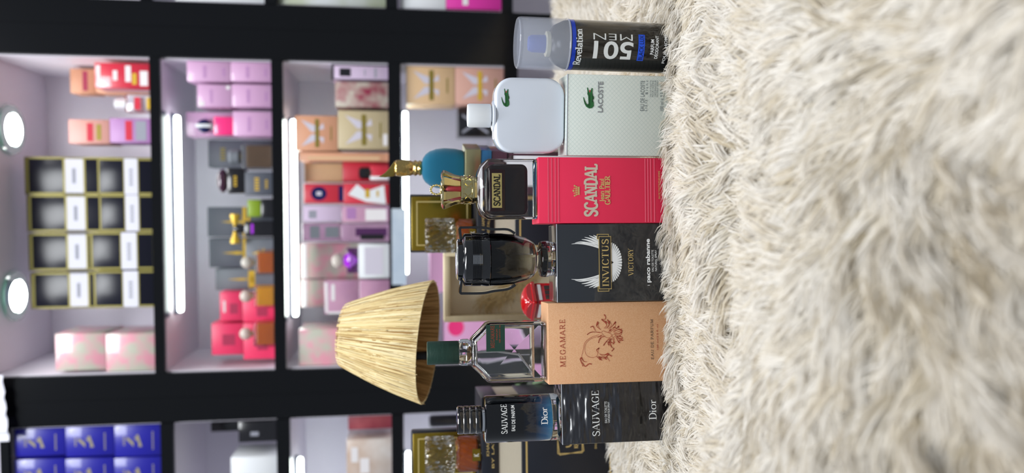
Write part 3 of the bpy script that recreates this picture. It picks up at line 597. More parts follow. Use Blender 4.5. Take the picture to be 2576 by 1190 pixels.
rng = np.random.default_rng(5)
BODY = {}
FOOT = []       # footprints kept free of fur: (cx, cy, rot, hx, hy)
def hgt(x, y):
    """soft folds of the throw"""
    h = .0045 + .003 * np.sin(9 * x + 1.3) * np.sin(7 * y + .6) + .002 * np.sin(23 * x + 5 * y)
    f = np.clip((-.04 - y) / .10, 0, 1)
    h = h + f * (.016 + .008 * np.sin(16 * x + 9 * y + 2.0) + .006 * np.sin(29 * y - 11 * x))
    h = h + .040 * np.exp(-np.clip((y + .295 + .12 * x) / .045, 0, 9) ** 2) * np.clip(.5 - (x - .03) / .10, 0, 1) * np.exp(-np.clip((-.33 - y) / .12, 0, 9) ** 2)           # ridge of a fold
    h = h - .032 * np.exp(-(((x + .045) / .07) ** 2 + ((y + .205) / .03) ** 2))                      # hollow in front of it
    return np.maximum(h, .003)
def build_fur():
    root = thing('fur_throw', 'shaggy cream faux fur throw spread over the display table', 'throw', (0, 0, 0))
    nx, ny = 120, 120
    X, Y = np.meshgrid(np.linspace(-.62, .66, nx), np.linspace(-.58, .65, ny))
    Z = hgt(X, Y) - .002
    V = np.stack([X, Y, Z], -1).reshape(-1, 3); Vb = V.copy(); Vb[:, 2] = .0003
    fs = [(j * nx + i, j * nx + i + 1, (j + 1) * nx + i + 1, (j + 1) * nx + i) for j in range(ny - 1) for i in range(nx - 1)]
    n = nx * ny
    fb = [tuple(n + k for k in f[::-1]) for f in fs]
    M_back = mat('fur_backing', '#e2d6bc', .9)
    m = MB().m(M_back); m.add([tuple(q) for q in V] + [tuple(q) for q in Vb], fs + fb); m.build('backing', root)
    # clumps of strands
    def roots(x0, x1, y0, y1, dens):
        k = int((x1 - x0) * (y1 - y0) * dens); return rng.uniform(x0, x1, k), rng.uniform(y0, y1, k)
    A = [roots(-.62, .66, -.58, .65, 50000)]
    B = roots(-.36, .36, -.50, .03, 600000); keep = np.abs(B[0]) < .30 * (B[1] + .79) / .79 * 1.15 + .06; A.append((B[0][keep], B[1][keep]))
    C = roots(-.42, .46, .03, .65, 150000); keep = (C[0] > .22) | (C[0] < -.19) ; A.append((C[0][keep], C[1][keep]))
    rx = np.concatenate([a[0] for a in A]); ry = np.concatenate([a[1] for a in A])
    ok = np.ones(len(rx), bool)
    for (cx, cy, rot, hx, hy) in FOOT:
        c, s = math.cos(rot), math.sin(rot); u = (rx - cx) * c + (ry - cy) * s; v = -(rx - cx) * s + (ry - cy) * c
        ok &= ~((np.abs(u) < hx + .003) & (np.abs(v) < hy + .003))
    rx, ry = rx[ok], ry[ok]; N = len(rx)
    # clump membership on a jittered grid
    cs = .010; gx = np.floor(rx / cs + .35 * np.sin(ry * 400)).astype(int); gy = np.floor(ry / cs).astype(int)
    hsh = (gx * 73856093 ^ gy * 19349663) & 0xffff
    tab = np.random.default_rng(3).uniform(0, 1, (65536, 6)); T = tab[hsh]
    ccx = (gx + .5) * cs + (T[:, 0] - .5) * cs; ccy = (gy + .5) * cs + (T[:, 1] - .5) * cs
    flow = 1.9 + 1.1 * np.sin(6 * rx + 2.0) + 1.0 * np.sin(8 * ry + 4 * rx) + .5 * np.sin(31 * rx - 17 * ry)
    flow = flow + (T[:, 2] - .5) * 1.7
    near = np.clip((-.02 - ry) / .1, 0, 1)
    L = (.027 + .010 * T[:, 3]) * rng.uniform(.75, 1.15, N) * (1 + .25 * near)
    lean = .85 + .35 * T[:, 4] + rng.normal(0, .12, N)
    dx = np.cos(flow); dy = np.sin(flow)
    # strands right in front of the cartons stand up against them
    front = (ry > -.03) & (ry < .0); lean = np.where(front, lean * .72, lean); L = np.where(front, L * 1.22, L); dy = np.where(front & (dy > 0), dy * .3, dy)
    rz = hgt(rx, ry) - .003
    S = 5; ts = np.linspace(0, 1, S); tipx = ccx + dx * L * np.sin(lean) + rng.normal(0, .0030, N); tipy = ccy + dy * L * np.sin(lean) + rng.normal(0, .0022, N)
    tipz = rz + L * np.cos(lean) * .8
    pts = np.zeros((N, S, 3))
    curl = rng.normal(0, .0011, (N, 2))
    for k, t_ in enumerate(ts):
        e = t_ ** 1.5
        pts[:, k, 0] = rx + (tipx - rx) * e + curl[:, 0] * math.sin(pi * t_ * 1.5); pts[:, k, 1] = ry + (tipy - ry) * e + curl[:, 1] * math.sin(pi * t_ * 1.5)
        pts[:, k, 2] = rz + (tipz - rz) * (1 - (1 - t_) ** 1.7)
    for (cx, cy, rot, hx, hy) in FOOT:      # push strands out of the cartons
        c, s = math.cos(rot), math.sin(rot); u = (pts[..., 0] - cx) * c + (pts[..., 1] - cy) * s; v = -(pts[..., 0] - cx) * s + (pts[..., 1] - cy) * c
        ins = (np.abs(u) < hx + .001) & (np.abs(v) < hy + .001); v2 = np.where(ins, np.where(v < 0, -(hy + .001), hy + .001), v)
        pts[..., 0] = np.where(ins, cx + u * c - v2 * s, pts[..., 0]); pts[..., 1] = np.where(ins, cy + u * s + v2 * c, pts[..., 1])
    tan = pts[:, -1] - pts[:, 0]; tan /= np.linalg.norm(tan, axis=1, keepdims=True) + 1e-9
    ref = np.stack([rng.normal(0, .35, N), -.6 + rng.normal(0, .35, N), np.full(N, .6)], -1)
    side = np.cross(tan, ref); side /= np.linalg.norm(side, axis=1, keepdims=True) + 1e-9
    wd = rng.uniform(.0007, .0012, N); prof = np.array([.8, 1, .95, .7, .12])
    vl = pts - side[:, None, :] * (wd[:, None] * prof)[..., None] * .5 * 1.5; vr = pts + side[:, None, :] * (wd[:, None] * prof)[..., None] * .5 * 1.5
    V = np.stack([vl, vr], 2).reshape(-1, 3)
    base = (np.arange(N) * S * 2)[:, None, None]; k = (np.arange(S - 1) * 2)[None, :, None]
    F_ = (base + k + np.array([0, 1, 3, 2])[None, None, :]).reshape(-1)
    me = bpy.data.meshes.new('pile'); me.vertices.add(len(V)); me.vertices.foreach_set('co', V.astype(np.float32).ravel())
    nf = len(F_) // 4; me.loops.add(len(F_)); me.loops.foreach_set('vertex_index', F_.astype(np.int32)); me.polygons.add(nf)
    me.polygons.foreach_set('loop_start', (np.arange(nf) * 4).astype(np.int32)); me.polygons.foreach_set('use_smooth', np.ones(nf, bool))
    me.update(calc_edges=True)
    at_ = me.color_attributes.new('strand', 'FLOAT_COLOR', 'POINT')
    tt = np.tile(np.repeat(ts, 2), N); rr = np.repeat(np.clip(.55 * T[:, 5] + .45 * rng.uniform(0, 1, N), 0, 1), S * 2)
    at_.data.foreach_set('color', np.stack([tt, rr, rr, np.ones_like(tt)], -1).astype(np.float32).ravel())
    M = bpy.data.materials.new('cream_fur'); M.use_nodes = True; nt = M.node_tree; b = nt.nodes['Principled BSDF']
    b.inputs['Roughness'].default_value = .55; b.inputs['Specular IOR Level'].default_value = .3
    a = nt.nodes.new('ShaderNodeAttribute'); a.attribute_name = 'strand'; sp = nt.nodes.new('ShaderNodeSeparateColor'); nt.links.new(a.outputs['Color'], sp.inputs[0])
    r1 = nt.nodes.new('ShaderNodeValToRGB'); r1.color_ramp.elements[0].color = lin('#ece8e1'); r1.color_ramp.elements[1].color = lin('#d4c8b0')
    r1.color_ramp.elements[0].position = .35; r1.color_ramp.elements[1].position = 1.0
    nt.links.new(sp.outputs[1], r1.inputs[0])
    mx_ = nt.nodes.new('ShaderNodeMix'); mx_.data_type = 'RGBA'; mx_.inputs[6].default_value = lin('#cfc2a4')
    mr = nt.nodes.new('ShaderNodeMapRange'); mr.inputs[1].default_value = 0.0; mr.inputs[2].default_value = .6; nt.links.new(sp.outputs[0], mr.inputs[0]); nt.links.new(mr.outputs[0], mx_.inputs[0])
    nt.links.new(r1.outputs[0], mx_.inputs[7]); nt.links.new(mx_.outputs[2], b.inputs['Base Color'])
    tr = nt.nodes.new('ShaderNodeBsdfTranslucent'); nt.links.new(mx_.outputs[2], tr.inputs[0]); ms = nt.nodes.new('ShaderNodeMixShader'); ms.inputs[0].default_value = .42
    nt.links.new(b.outputs[0], ms.inputs[1]); nt.links.new(tr.outputs[0], ms.inputs[2]); nt.links.new(ms.outputs[0], nt.nodes['Material Output'].inputs[0])
    me.materials.append(M); o = bpy.data.objects.new('pile', me); COL.objects.link(o); o.parent = root; o['kind'] = 'stuff'
ZB = .0045     # things stand on the flattened pile

# ------------------------------------------------------------------ front row
def front_carton(name, label, xL, yL, xR, yR, Y, yaw, depth, material, top=None, h=None, rx=0.0, edges=None):
    PL = at(xL, yL, Y); r = ray(xR, yR); sd = Vector((math.cos(yaw), math.sin(yaw), 0)); n = Vector((-math.sin(yaw), math.cos(yaw), 0))
    PR = CAMP + r * ((PL - CAMP).dot(n) / r.dot(n)); w_ = (PR - PL).dot(sd); z = (PL.z + PR.z) / 2
    c = PL + sd * (w_ / 2) + n * (depth / 2)
    o = thing(name, label, 'carton', (c.x, c.y, ZB), yaw); H = z - ZB
    m = MB().m(material); m.box(-w_ / 2, w_ / 2, -depth / 2, depth / 2, 0, H, .0007)
    o2 = m.build('body', o)
    BODY[o.name] = o2
    FOOT.append((c.x, c.y, yaw, w_ / 2, depth / 2)); o['w'] = w_
    return o, w_, depth, H
def on_top(name, label, cat, box, x, y, yl, rotz=None):
    """a bottle standing on a carton: its axis passes photo point (x, y) at local depth yl of the carton"""
    o, w_, d, H = box; lx, _ = fp(o, x, y, yl)
    M = o.matrix_world @ Vector((lx, yl, H + .0004))
    return thing(name, label, cat, M, o.matrix_world.to_euler().z if rotz is None else rotz)

# 1 charcoal carton in wrinkled film and the blue graded bottle
M1 = mat('charcoal_wrapped', '#17181f', .35, coat=1, crough=.06, bump=(11, .9, .02, (1, 1, 3.0)))
B1 = front_carton('perfume_carton', 'charcoal carton in wrinkled clear film, under the black to blue bottle', 1419, 1119, 1408, 956, -.004, math.radians(5), .044, M1)
o, w_, d_, H = B1; yf = -d_ / 2 - .0006
q = MB().m(M_white); put_text(q, fit(serif_mb('SAUVAGE', .13, .04, .14), prect(o, 1489, 1508, 983, 1097, yf)), yf)
put_text(q, fit(text_mb('EAU DE TOILETTE'), prect(o, 1521, 1527, 1010, 1064, yf)), yf); put_text(q, fit(text_mb('VAPORISATEUR SPRAY'), prect(o, 1529, 1534, 1011, 1064, yf)), yf)
put_text(q, fit(serif_mb('Dior', .12, .04, .12), prect(o, 1632, 1651, 1006, 1056, yf)), yf); q.build('printed_lettering', BODY[o.name])
M_filmglint = mat('film_highlight_strip', '#c4ccd8', .12, coat=1)
def film(B):  # pale strip painted in as the highlight along the top front edge
    o_, w1, d1, h1 = B; MB().m(M_filmglint).box(-w1 / 2, w1 / 2, -d1 / 2 - .0005, -d1 / 2 + .0005, h1 - .0004, h1 + .0003).build('film_edge_highlight', BODY[o_.name])
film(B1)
P1 = on_top('perfume_bottle', 'round black to blue graded bottle with ridged black cap on a charcoal carton', 'bottle', B1, 1390, 1048, .0)
R1 = (fp(P1, 1300, 994, 0)[0] - fp(P1, 1300, 1114, 0)[0]) / 2 * .985
zt_ = fp(P1, 1217, 1056, 0)[1]; zc0 = fp(P1, 1211, 1060, 0)[1]; zc1 = fp(P1, 1149, 1062, 0)[1]; zb_ = .010
M_blue = zgrad('black_to_blue_lacquer', [(0, '#2f7fae'), (.1, '#1c5584'), (.26, '#091a30'), (.45, '#030408'), (1, '#040508')], zb_, zt_, .06, coat=1)
M_blue.node_tree.nodes['Principled BSDF'].inputs['Specular IOR Level'].default_value = .15
MB().m(M_glass).lathe([(R1 * .9, 0), (R1 * .97, .001), (R1, .004), (R1, zb_ - .0004), (R1 * .96, zb_ - .0002)], 64).build('glass_base', P1)
MB().m(M_blue).lathe([(R1 * .98, zb_), (R1, zb_ + .0015), (R1, zt_ - .003), (R1 * .97, zt_ - .0008), (R1 * .9, zt_)], 64).build('body', P1)
MB().m(M_silver).lathe([(.0125, zt_), (.0125, zc0 - .0002)], 40).build('neck_collar', P1)
rc = (fp(P1, 1180, 1027, 0)[0] - fp(P1, 1180, 1098, 0)[0]) / 2; pr = []; hh = (zc1 - zc0) / 4
for i in range(4):
    a = zc0 + i * hh; pr += [(rc * .965, a), (rc, a + .0008), (rc, a + hh - .0012), (rc * .965, a + hh - .0005)]
pr[-1] = (rc * .94, zc1 - .0004); pr += [(rc * .8, zc1 - .0012)]
MB().m(M_black).lathe(pr, 56).build('cap', P1)
m = MB().m(M_silver); [m.lathe([(rc * .97, zc0 + i * hh - .0004), (rc * .985, zc0 + i * hh), (rc * .97, zc0 + i * hh + .0004)], 56) for i in (1, 2, 3)]; m.build('silver_ring', P1)
q = MB().m(M_white); wrap_text(q, fit(serif_mb('SAUVAGE', .16, .07, .12), prect(P1, 1261, 1277, 1015, 1094, -R1)), R1 + .0003)
wrap_text(q, fit(text_mb('EAU DE PARFUM', .02, 14), prect(P1, 1287, 1296, 1018, 1086, -R1)), R1 + .0003)
wrap_text(q, fit(serif_mb('Dior', .15, .07, .1), prect(P1, 1361, 1378, 1025, 1068, -R1)), R1 + .0003); q.build('printed_lettering', P1)

# 2 sandy orange carton and the clear bottle
M2 = mat('sandy_peach_paper', '#d89a6c', .5, coat=.35, noise=(1300, '#eabd92', .55), crough=.15)
B2 = front_carton('perfume_carton', 'sandy orange carton with red coral drawing, under the clear green-capped bottle', 1384, 968, 1374, 763, .0, math.radians(2.2), .042, M2)
o, w_, d_, H = B2; yf = -d_ / 2 - .0005
M_rust = mat('rust_red_print', '#a8422e', .5); M_dk = mat('dark_brown_print', '#2e2a26', .5)
q = MB().m(M_rust); put_text(q, fit(serif_mb('MEGAMARE', .1, .08, .26), prect(o, 1408, 1422, 804, 924, yf)), yf)
coral = []
def pl(pts, w0, w1=None):
    P_ = []
    for (a, b) in pts:
        P_.append(fp(o, 1360 + a / 3.132, 740 + b / 3.132, yf))
    w1 = w0 if w1 is None else w1
    V_, F__ = ribbon(cr(P_, n=5), lambda t, d: (w0 + (w1 - w0) * t)); put_text(q, (V_, F__), yf)
k_ = .00033
pl([(460, 320), (400, 340), (350, 380), (335, 440), (322, 500), (330, 570)], k_); pl([(450, 335), (400, 350), (360, 385), (348, 430), (360, 480), (400, 500), (440, 490), (450, 460)], k_)
pl([(500, 160), (512, 180), (505, 200), (480, 195)], k_ * 3, k_); pl([(560, 490), (540, 480), (520, 490), (545, 530)], k_ * 3, k_)
pl([(322, 500), (340, 530), (365, 535)], k_ * 3, k_); pl([(330, 540), (350, 570), (380, 550), (402, 552)], k_ * 2, k_ * 3); pl([(322, 500), (312, 515), (335, 570)], k_ * 4, k_)
pl([(495, 290), (480, 300), (500, 330), (530, 345), (560, 330), (548, 310), (520, 300), (495, 290)], k_); pl([(570, 318), (560, 330), (575, 340), (590, 325), (575, 312)], k_)
for (a, b, c, d, e, f) in ((470, 300, 400, 300, 365, 320), (430, 290, 410, 255, 392, 262), (470, 280, 440, 250, 450, 215), (500, 270, 520, 240, 480, 200), (520, 270, 540, 240, 525, 200), (540, 275, 570, 245, 590, 215), (555, 285, 600, 270, 612, 250), (570, 300, 610, 280, 645, 290), (580, 310, 620, 310, 640, 300), (590, 325, 620, 350, 650, 365), (590, 335, 610, 370, 625, 385), (570, 340, 575, 380, 570, 395), (560, 345, 545, 370, 560, 420), (555, 350, 530, 380, 540, 405), (545, 345, 520, 370, 495, 405), (500, 330, 470, 345, 455, 385), (480, 320, 470, 330, 450, 340), (450, 460, 440, 440, 460, 425), (440, 490, 470, 520, 460, 495), (450, 490, 500, 500, 520, 515), (460, 470, 500, 480, 540, 470), (560, 420, 575, 430, 560, 450), (600, 270, 580, 260, 570, 270), (640, 340, 625, 335, 600, 330), (530, 300, 545, 290, 540, 280)):
    jx = (e - c) * .25; jy = (f - d) * .25
    pl([(a, b), (c, d), (e, f)], k_ * .9, k_ * 2.6); pl([(a + 7, b + 5), (c + 8 - jy, d + 6 + jx), (e, f)], k_ * .8, k_ * 1.4)
    pl([(c, d), ((c + e) / 2 + 12, (d + f) / 2 - 9)], k_ * 1, k_ * 3.4)
q.m(M_dk); put_text(q, fit(serif_mb('EAU DE PARFUM', .1, .08, .2), prect(o, 1637, 1644, 803, 904, yf)), yf)
q.m(M_rust); put_text(q, fit(text_mb('100 ml/3.0 fl. oz'), prect(o, 1652, 1656, 815, 880, yf)), yf); q.build('printed_drawing', BODY[o.name])
P2 = on_top('perfume_bottle', 'clear glass bottle with dark green cap and green label on the sandy carton', 'bottle', B2, 1360, 881, .0)
def L2(x, y, yl=0): return fp(P2, x, y, yl)
zz = lambda x: L2(x, 885)[1]
hw = (L2(1300, 805)[0] - L2(1300, 954)[0]) / 2; z_sh = zz(1222); z_nk = zz(1186); nw = .0125; z_c0, z_c1 = zz(1153), zz(1074)
half = [(hw - .004, 0), (hw - .001, .0015), (hw, .005), (hw, z_sh - .004), (hw - .0012, z_sh), (hw - .009, z_sh + .007), (nw + .0035, z_nk - .001), (nw + .001, z_nk + .001)]
out = half + [(-a, b) for a, b in half[::-1]]
m = MB().m(M_glass); m.slab(out, -.0155, .0155, .004)
inn = inset(out, .0038); zi = .010; inn = [(a, max(b, zi + (.003 if abs(a) > hw - .007 else 0))) for a, b in inn]
m.slab(inn, -.0105, .0105, .003, rev=True)
m.lathe([(nw, z_nk + .0011), (nw + .0018, z_nk + .004), (nw + .0018, z_c0 - .004), (nw + .0005, z_c0 - .0004)], 12)
m.build('glass_body', P2)
rc = (L2(1110, 862)[0] - L2(1110, 921)[0]) / 2
MB().m(mat('bottle_green_cap', '#1c3a30', .45, bump=(90, .35, .0012, (1, 1, 3)))).lathe([(rc * .97, z_c0), (rc, z_c0 + .0008), (rc, z_c1 - .0012), (rc * .95, z_c1)], 52).build('cap', P2)
m = MB().m(mat('milky_tube', '#d4d4d8', .2, trans=.4)); m.tube([(0, 0, z_nk), (0, 0, z_sh - .012), (-.004, 0, z_sh * .45), (-hw * .72, 0, .014)], .0012); m.build('dip_tube', P2)
l, r, b, t_ = prect(P2, 1223, 1270, 805, 884, -.0155)
m = MB().m(mat('green_label', '#1f4034', .5)); m.box(l, hw - .002, -.0161, -.0150, b, t_); m.build('label', P2)
q = MB().m(M_rust); put_text(q, fit(serif_mb('MEGAMARE', .1, .08, .2), prect(P2, 1234, 1244, 819, 876, -.0162)), -.0163)
for i, (xa, xb, ya, yb) in enumerate(((1248, 1252, 828, 855), (1255, 1259, 818, 862))): put_text(q, fit(text_mb(['PARFUM', '100 ml/3.0 fl. oz'][i]), prect(P2, xa, xb, ya, yb, -.0162)), -.0163)
q.build('label_print', P2)

# 3 black carton with white wings and the trophy bottle
M3 = mat('graphite_wrapped', '#20242a', .3, coat=1, crough=.05, bump=(7, .18, .006))
B3 = front_carton('perfume_carton', 'graphite carton with white wings and a gold banner, under the cup shaped bottle', 1404, 761, 1398, 564, -.002, math.radians(1.6), .047, M3)
o, w_, d_, H = B3; yf = -d_ / 2 - .0005
Pz = lambda a, b, y=0: fp(o, 1420 + a / 5.668, 560 + b / 5.668, yf)
q = MB(); q.m(M_white)
def feather(pts, w0):
    P_ = [Pz(*p_) for p_ in pts]; V_, F__ = ribbon(cr(P_, n=6), lambda t, d: w0 * (.12 + .88 * min(1, t * 2.2))); put_text(q, (V_, F__), yf)
u_ = .00041
for s_, c_ in ((-1, 340), (1, 830)):
    g = lambda a, b: (a, (560 + s_ * (b - 560)) if s_ < 0 else b)
    T_ = [((100, 815), (200, 822), (330, 810), (500, 760), (600, 700)), ((150, 830), (230, 843), (350, 825), (500, 780), (600, 720)), ((245, 880), (330, 868), (430, 830), (560, 770)), ((285, 912), (380, 888), (460, 850), (580, 790)), ((350, 935), (420, 905), (490, 870), (600, 810)), ((410, 940), (460, 915), (520, 885), (600, 830))]
    for k, pts in enumerate(T_):
        pts = [g(a, b - (8 if s_ > 0 else 0)) for a, b in pts]; feather(pts, u_ * (13 if k < 2 else 15) * .176 * 2)
E_ = lambda t, k=1.0: Pz(640 + 182 * k * math.cos(t), 568 + 292 * (k if k < 1 else 1) * math.sin(t))
q.flat([Pz(600, 300), Pz(600, 836)] + [E_(1.5 - 3.0 * i / 40 , 1 - .035 * (i % 2)) for i in range(41)], yf - .0001)
q.m(M3)
for k in range(18):
    t = -1.32 + 2.64 * k / 17; q.flat([E_(t - .018, 1.03), E_(t + .018, 1.03), E_(t, .62)], yf - .0003)
q.m(M3).flat([Pz(640, 528), (Pz(700, 568)), Pz(640, 610)], yf - .0003)
def prf(a0, b0, a1, b1, key, lay): 
    p0, p1 = Pz(a0, b1), Pz(a1, b0); q.m(key).rect(p0[0], p1[0], p1[1], p0[1], yf - .0003 * lay)
for (a0, b0, a1, b1) in ((460, 163, 630, 240), (475, 905, 636, 983)): prf(a0, b0, a1, b1, M_goldprint, 1); prf(a0 + 9, b0 + 9, a1 - 9, b1 - 9, M3, 2)
prf(492, 194, 660, 950, M_goldprint, 3); prf(501, 203, 651, 941, M3, 4)
q.m(M_goldprint); put_text(q, fit(serif_mb('INVICTUS', .15, .05, .2), (Pz(630, 908)[0], Pz(630, 235)[0], Pz(628, 568)[1], Pz(528, 568)[1])), yf - .0016)
put_text(q, fit(serif_mb('VICTORY', .14, .05, .16), (Pz(900, 762)[0], Pz(900, 365)[0], Pz(982, 568)[1], Pz(908, 568)[1])), yf)
q.m(M_white); put_text(q, fit(text_mb('paco rabanne', .03), (Pz(1180, 855)[0], Pz(1180, 232)[0], Pz(1238, 568)[1], Pz(1160, 568)[1])), yf)
put_text(q, fit(text_mb('EAU DE TOILETTE'), (Pz(1250, 697)[0], Pz(1250, 390)[0], Pz(1272, 568)[1], Pz(1243, 568)[1])), yf)
put_text(q, fit(text_mb('NATURAL SPRAY'), (Pz(1290, 692)[0], Pz(1290, 392)[0], Pz(1318, 568)[1], Pz(1289, 568)[1])), yf)
q.rect(Pz(1190, 897)[0], Pz(1190, 890)[0], Pz(1218, 890)[1], Pz(1185, 890)[1], yf); q.build('printed_emblem', BODY[o.name])
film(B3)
P3 = on_top('perfume_bottle', 'black cup shaped bottle with two handles and smoky glass on the winged carton', 'bottle', B3, 1390, 651, .0)
L3 = lambda x, y, yl=0: fp(P3, x, y, yl)
def prof3(a): return [((L3(x, ya)[0] - L3(x, yb)[0]) / 2, max(L3(x, 655)[1], 0)) for x, ya, yb in a]
g3 = prof3([(1351, 636, 677), (1348, 624, 690), (1340, 613, 702), (1320, 602, 712), (1290, 595, 720), (1260, 592, 723), (1230, 591, 724)])
zf = L3(1378, 650)[1]
M_smoke = zgrad('smoky_glass', [(0, '#f4f4f2'), (.22, '#b9b8b2'), (.5, '#3c3f44'), (.8, '#0c0d10'), (1, '#050608')], g3[0][1] + .002, g3[-1][1], .02, trans=1.0)
rf = (L3(1366, 605)[0] - L3(1366, 696)[0]) / 2
m = MB().m(M_glass); m.lathe([(rf * .93, 0), (rf * .95, .001), (rf * .95, zf - .001), (rf, zf), (rf, zf + .007), (rf * .93, zf + .009), (g3[0][0], g3[0][1] - .0002)], 56); m.build('glass_foot', P3)
m = MB().m(M_smoke); m.lathe(g3, 64); m.lathe([(r * .86, z + (.004 if i < 2 else 0)) for i, (r, z) in enumerate(g3)][1:-1], 64, rev=True); m.build('glass_body', P3)
MB().m(M_black).lathe([(rf * .995, zf + .0030), (rf * 1.01, zf + .0032), (rf * 1.01, zf + .0040), (rf * .995, zf + .0042)], 56).build('black_ring', P3)
rb3 = g3[-1][0]; z0 = g3[-1][1]; zr = [L3(x, 655)[1] for x in (1222, 1208, 1184, 1166, 1148)]
pr = [(rb3 * .985, z0 + .0002), (rb3 * 1.01, z0 + .001), (rb3 * 1.01, zr[0])]
nr = 9
for i in range(nr): a = zr[1] + (zr[2] - zr[1]) * i / nr; s_ = (zr[2] - zr[1]) / nr; pr += [(rb3 * .985, a), (rb3 * 1.005, a + s_ * .3), (rb3 * 1.005, a + s_ * .8)]
pr += [(rb3 * .99, zr[2]), (rb3 * .99, zr[3] - .001), (rb3 * .96, zr[3]), (rb3 * .80, zr[3] + .002), (rb3 * .78, zr[4] - .001), (rb3 * .72, zr[4])]
m = MB().m(M_black); m.lathe(pr, 72); m.build('cup_collar', P3)
q = MB().m(M_black); q.box(-.006, .006, -rb3 - .0012, -rb3 + .004, zr[1] - .0005, zr[2] + .001, .0005)
for i in range(8): q.m(M_silver).box(-.0045, .0045, -rb3 - .0016, -rb3 - .0008, zr[1] + (zr[2] - zr[1]) * (i + .2) / 8, zr[1] + (zr[2] - zr[1]) * (i + .55) / 8)
q.build('badge', P3)
m = MB().m(M_glass)
def sf(z): 
    zz_ = [b for a, b in g3]; return float(np.interp(z, zz_, [a for a, b in g3]))
zt5_, zb5_ = L3(1241, 655)[1], L3(1281, 655)[1]
for s_ in (-1, 1):
    P_ = []
    for i in range(7):
        t = i / 6; z_ = zt5_ + (zb5_ - zt5_) * t; r = sf(z_) + .0001; xx = s_ * .0105 * (1 - t); P_.append((xx, -math.sqrt(r * r - xx * xx), z_))
    m.tube(P_, .00035, 5)
m.build('chevron_relief', P3)
for s_ in (1, -1):
    yo = (573, 738); e = L3(1150, yo[0])[0] if s_ > 0 else L3(1150, yo[1])[0]; e = abs(e)
    zt3 = L3(1150, 655)[1]; zm = L3(1240, 655)[1]; zb3 = L3(1290, 655)[1]
    R = []
    path = cr([(rb3 * .72, zt3 - .0045), (e - .003, zt3 - .003), (e - .0003, zt3 - .0035), (e, zt3 - .007), (e, zm + .012), (e - .002, zm), (rb3 + .0035, zb3 + .006), (rb3 * .97, zb3 - .002)], n=6)
    for i, p_ in enumerate(path):
        t = path[min(i + 1, len(path) - 1)] - path[max(i - 1, 0)]; t.normalize(); n_ = Vector((-t.y, t.x)) * .0013
        a, b = p_ + n_, p_ - n_
        R.append([(s_ * a.x, -.005, a.y), (s_ * a.x, .005, a.y), (s_ * b.x, .005, b.y), (s_ * b.x, -.005, b.y)])
    MB().m(M_black).loft(R, rev=s_ > 0).build('handle', P3)

# 4 red carton and the crowned bottle
M4 = mat('raspberry_red_card', '#ea2f55', .45, bump=(300, .08, .0004))
B4 = front_carton('perfume_carton', 'raspberry red carton with silver capitals and gold crown, under the crowned bottle', 1356, 562, 1353, 395, .0, math.radians(.8), .044, M4)
o, w_, d_, H = B4; yf = -d_ / 2 - .0005
q = MB().m(mat('light_raspberry_print', '#f4607c', .4))
for x in (1379, 1388, 1397, 1405, 1623, 1630, 1637, 1646):
    z = fp(o, x, 478, yf)[1]; q.rect(-w_ / 2 + .001, w_ / 2 - .001, z - .0006, z + .0006, yf)
q.m(mat('pale_silver_print', '#dccfbc', .4, .2)); put_text(q, fit(serif_mb('SCANDAL', .25, .17, .12, .34), prect(o, 1468, 1505, 412, 545, yf)), yf)
q.m(M_goldprint); put_text(q, fit(text_mb('Jean Paul', .02), prect(o, 1508, 1524, 450, 508, yf)), yf); put_text(q, fit(serif_mb('GAULTIER', .22, .1, .06), prect(o, 1521, 1535, 442, 515, yf)), yf - .0003)
def crown(q, cx, cz, s, y):
    q.flat([(cx - s, cz), (cx + s, cz), (cx + s * .9, cz + .35 * s), (cx - s * .9, cz + .35 * s)], y)
    for k in (-1, -.5, 0, .5, 1): q.flat([(cx + s * (k * .8 - .12), cz + .42 * s), (cx + s * (k * .8 + .12), cz + .42 * s), (cx + s * (k * 1.0 + .2), cz + (1.05 - abs(k) * .1) * s), (cx + s * (k * 1.0 - .2), cz + (1.05 - abs(k) * .1) * s)], y)
    for a, b, r in ((-1.15, 1.2, .2), (1.15, 1.2, .2), (0, 1.45, .25), (-.55, 1.25, .15), (.55, 1.25, .15)): q.flat([(cx + s * (a + r * math.cos(i)), cz + s * (b + r * math.sin(i))) for i in [k * pi / 5 for k in range(10)]], y - .0001)
cx_, cz_ = fp(o, 1458, 480, yf); crown(q, cx_, cz_, .0046, yf)
put_text(q, fit(text_mb('EAU DE TOILETTE POUR HOMME'), prect(o, 1656, 1661, 430, 500, yf)), yf); q.build('printed_lettering', BODY[o.name])
P4 = on_top('perfume_bottle', 'thick clear glass bottle with dark liquid and gold crown on the raspberry carton', 'bottle', B4, 1345, 478, .0)
L4 = lambda x, y, yl=0: fp(P4, x, y, yl)
hw = (L4(1300, 404)[0] - L4(1300, 553)[0]) / 2; zs_ = L4(1222, 478)[1]; zn = L4(1198, 478)[1]
D4 = .0165
R = []
for (z, a, d, r) in ((0, hw - .001, D4 - .001, .003), (.001, hw, D4, .003), (zs_ - .002, hw, D4, .003), (zs_, hw - .0008, D4 - .0006, .003), (zn - .004, hw * .84, D4 * .86, .006), (zn - .001, hw * .62, D4 * .75, .008), (zn, .0155, .0120, .010)):
    R.append([(x, y, z) for x, y in rrect(2 * a, 2 * d, r, 5)])
m = MB().m(M_glass).loft(R); m.build('glass_body', P4)
l, r, b, t_ = prect(P4, 1227, 1327, 414, 541, -.008)
MB().m(mat('dark_plum_liquid', '#1c0d10', .2, spec=.3)).slab(rrect(r - l, t_ - b, .007, 6, (l + r) / 2, (b + t_) / 2), -D4 * .6, D4 * .6, .004).build('perfume', P4)
l, r, b, t_ = prect(P4, 1231, 1270, 426, 532, -D4)
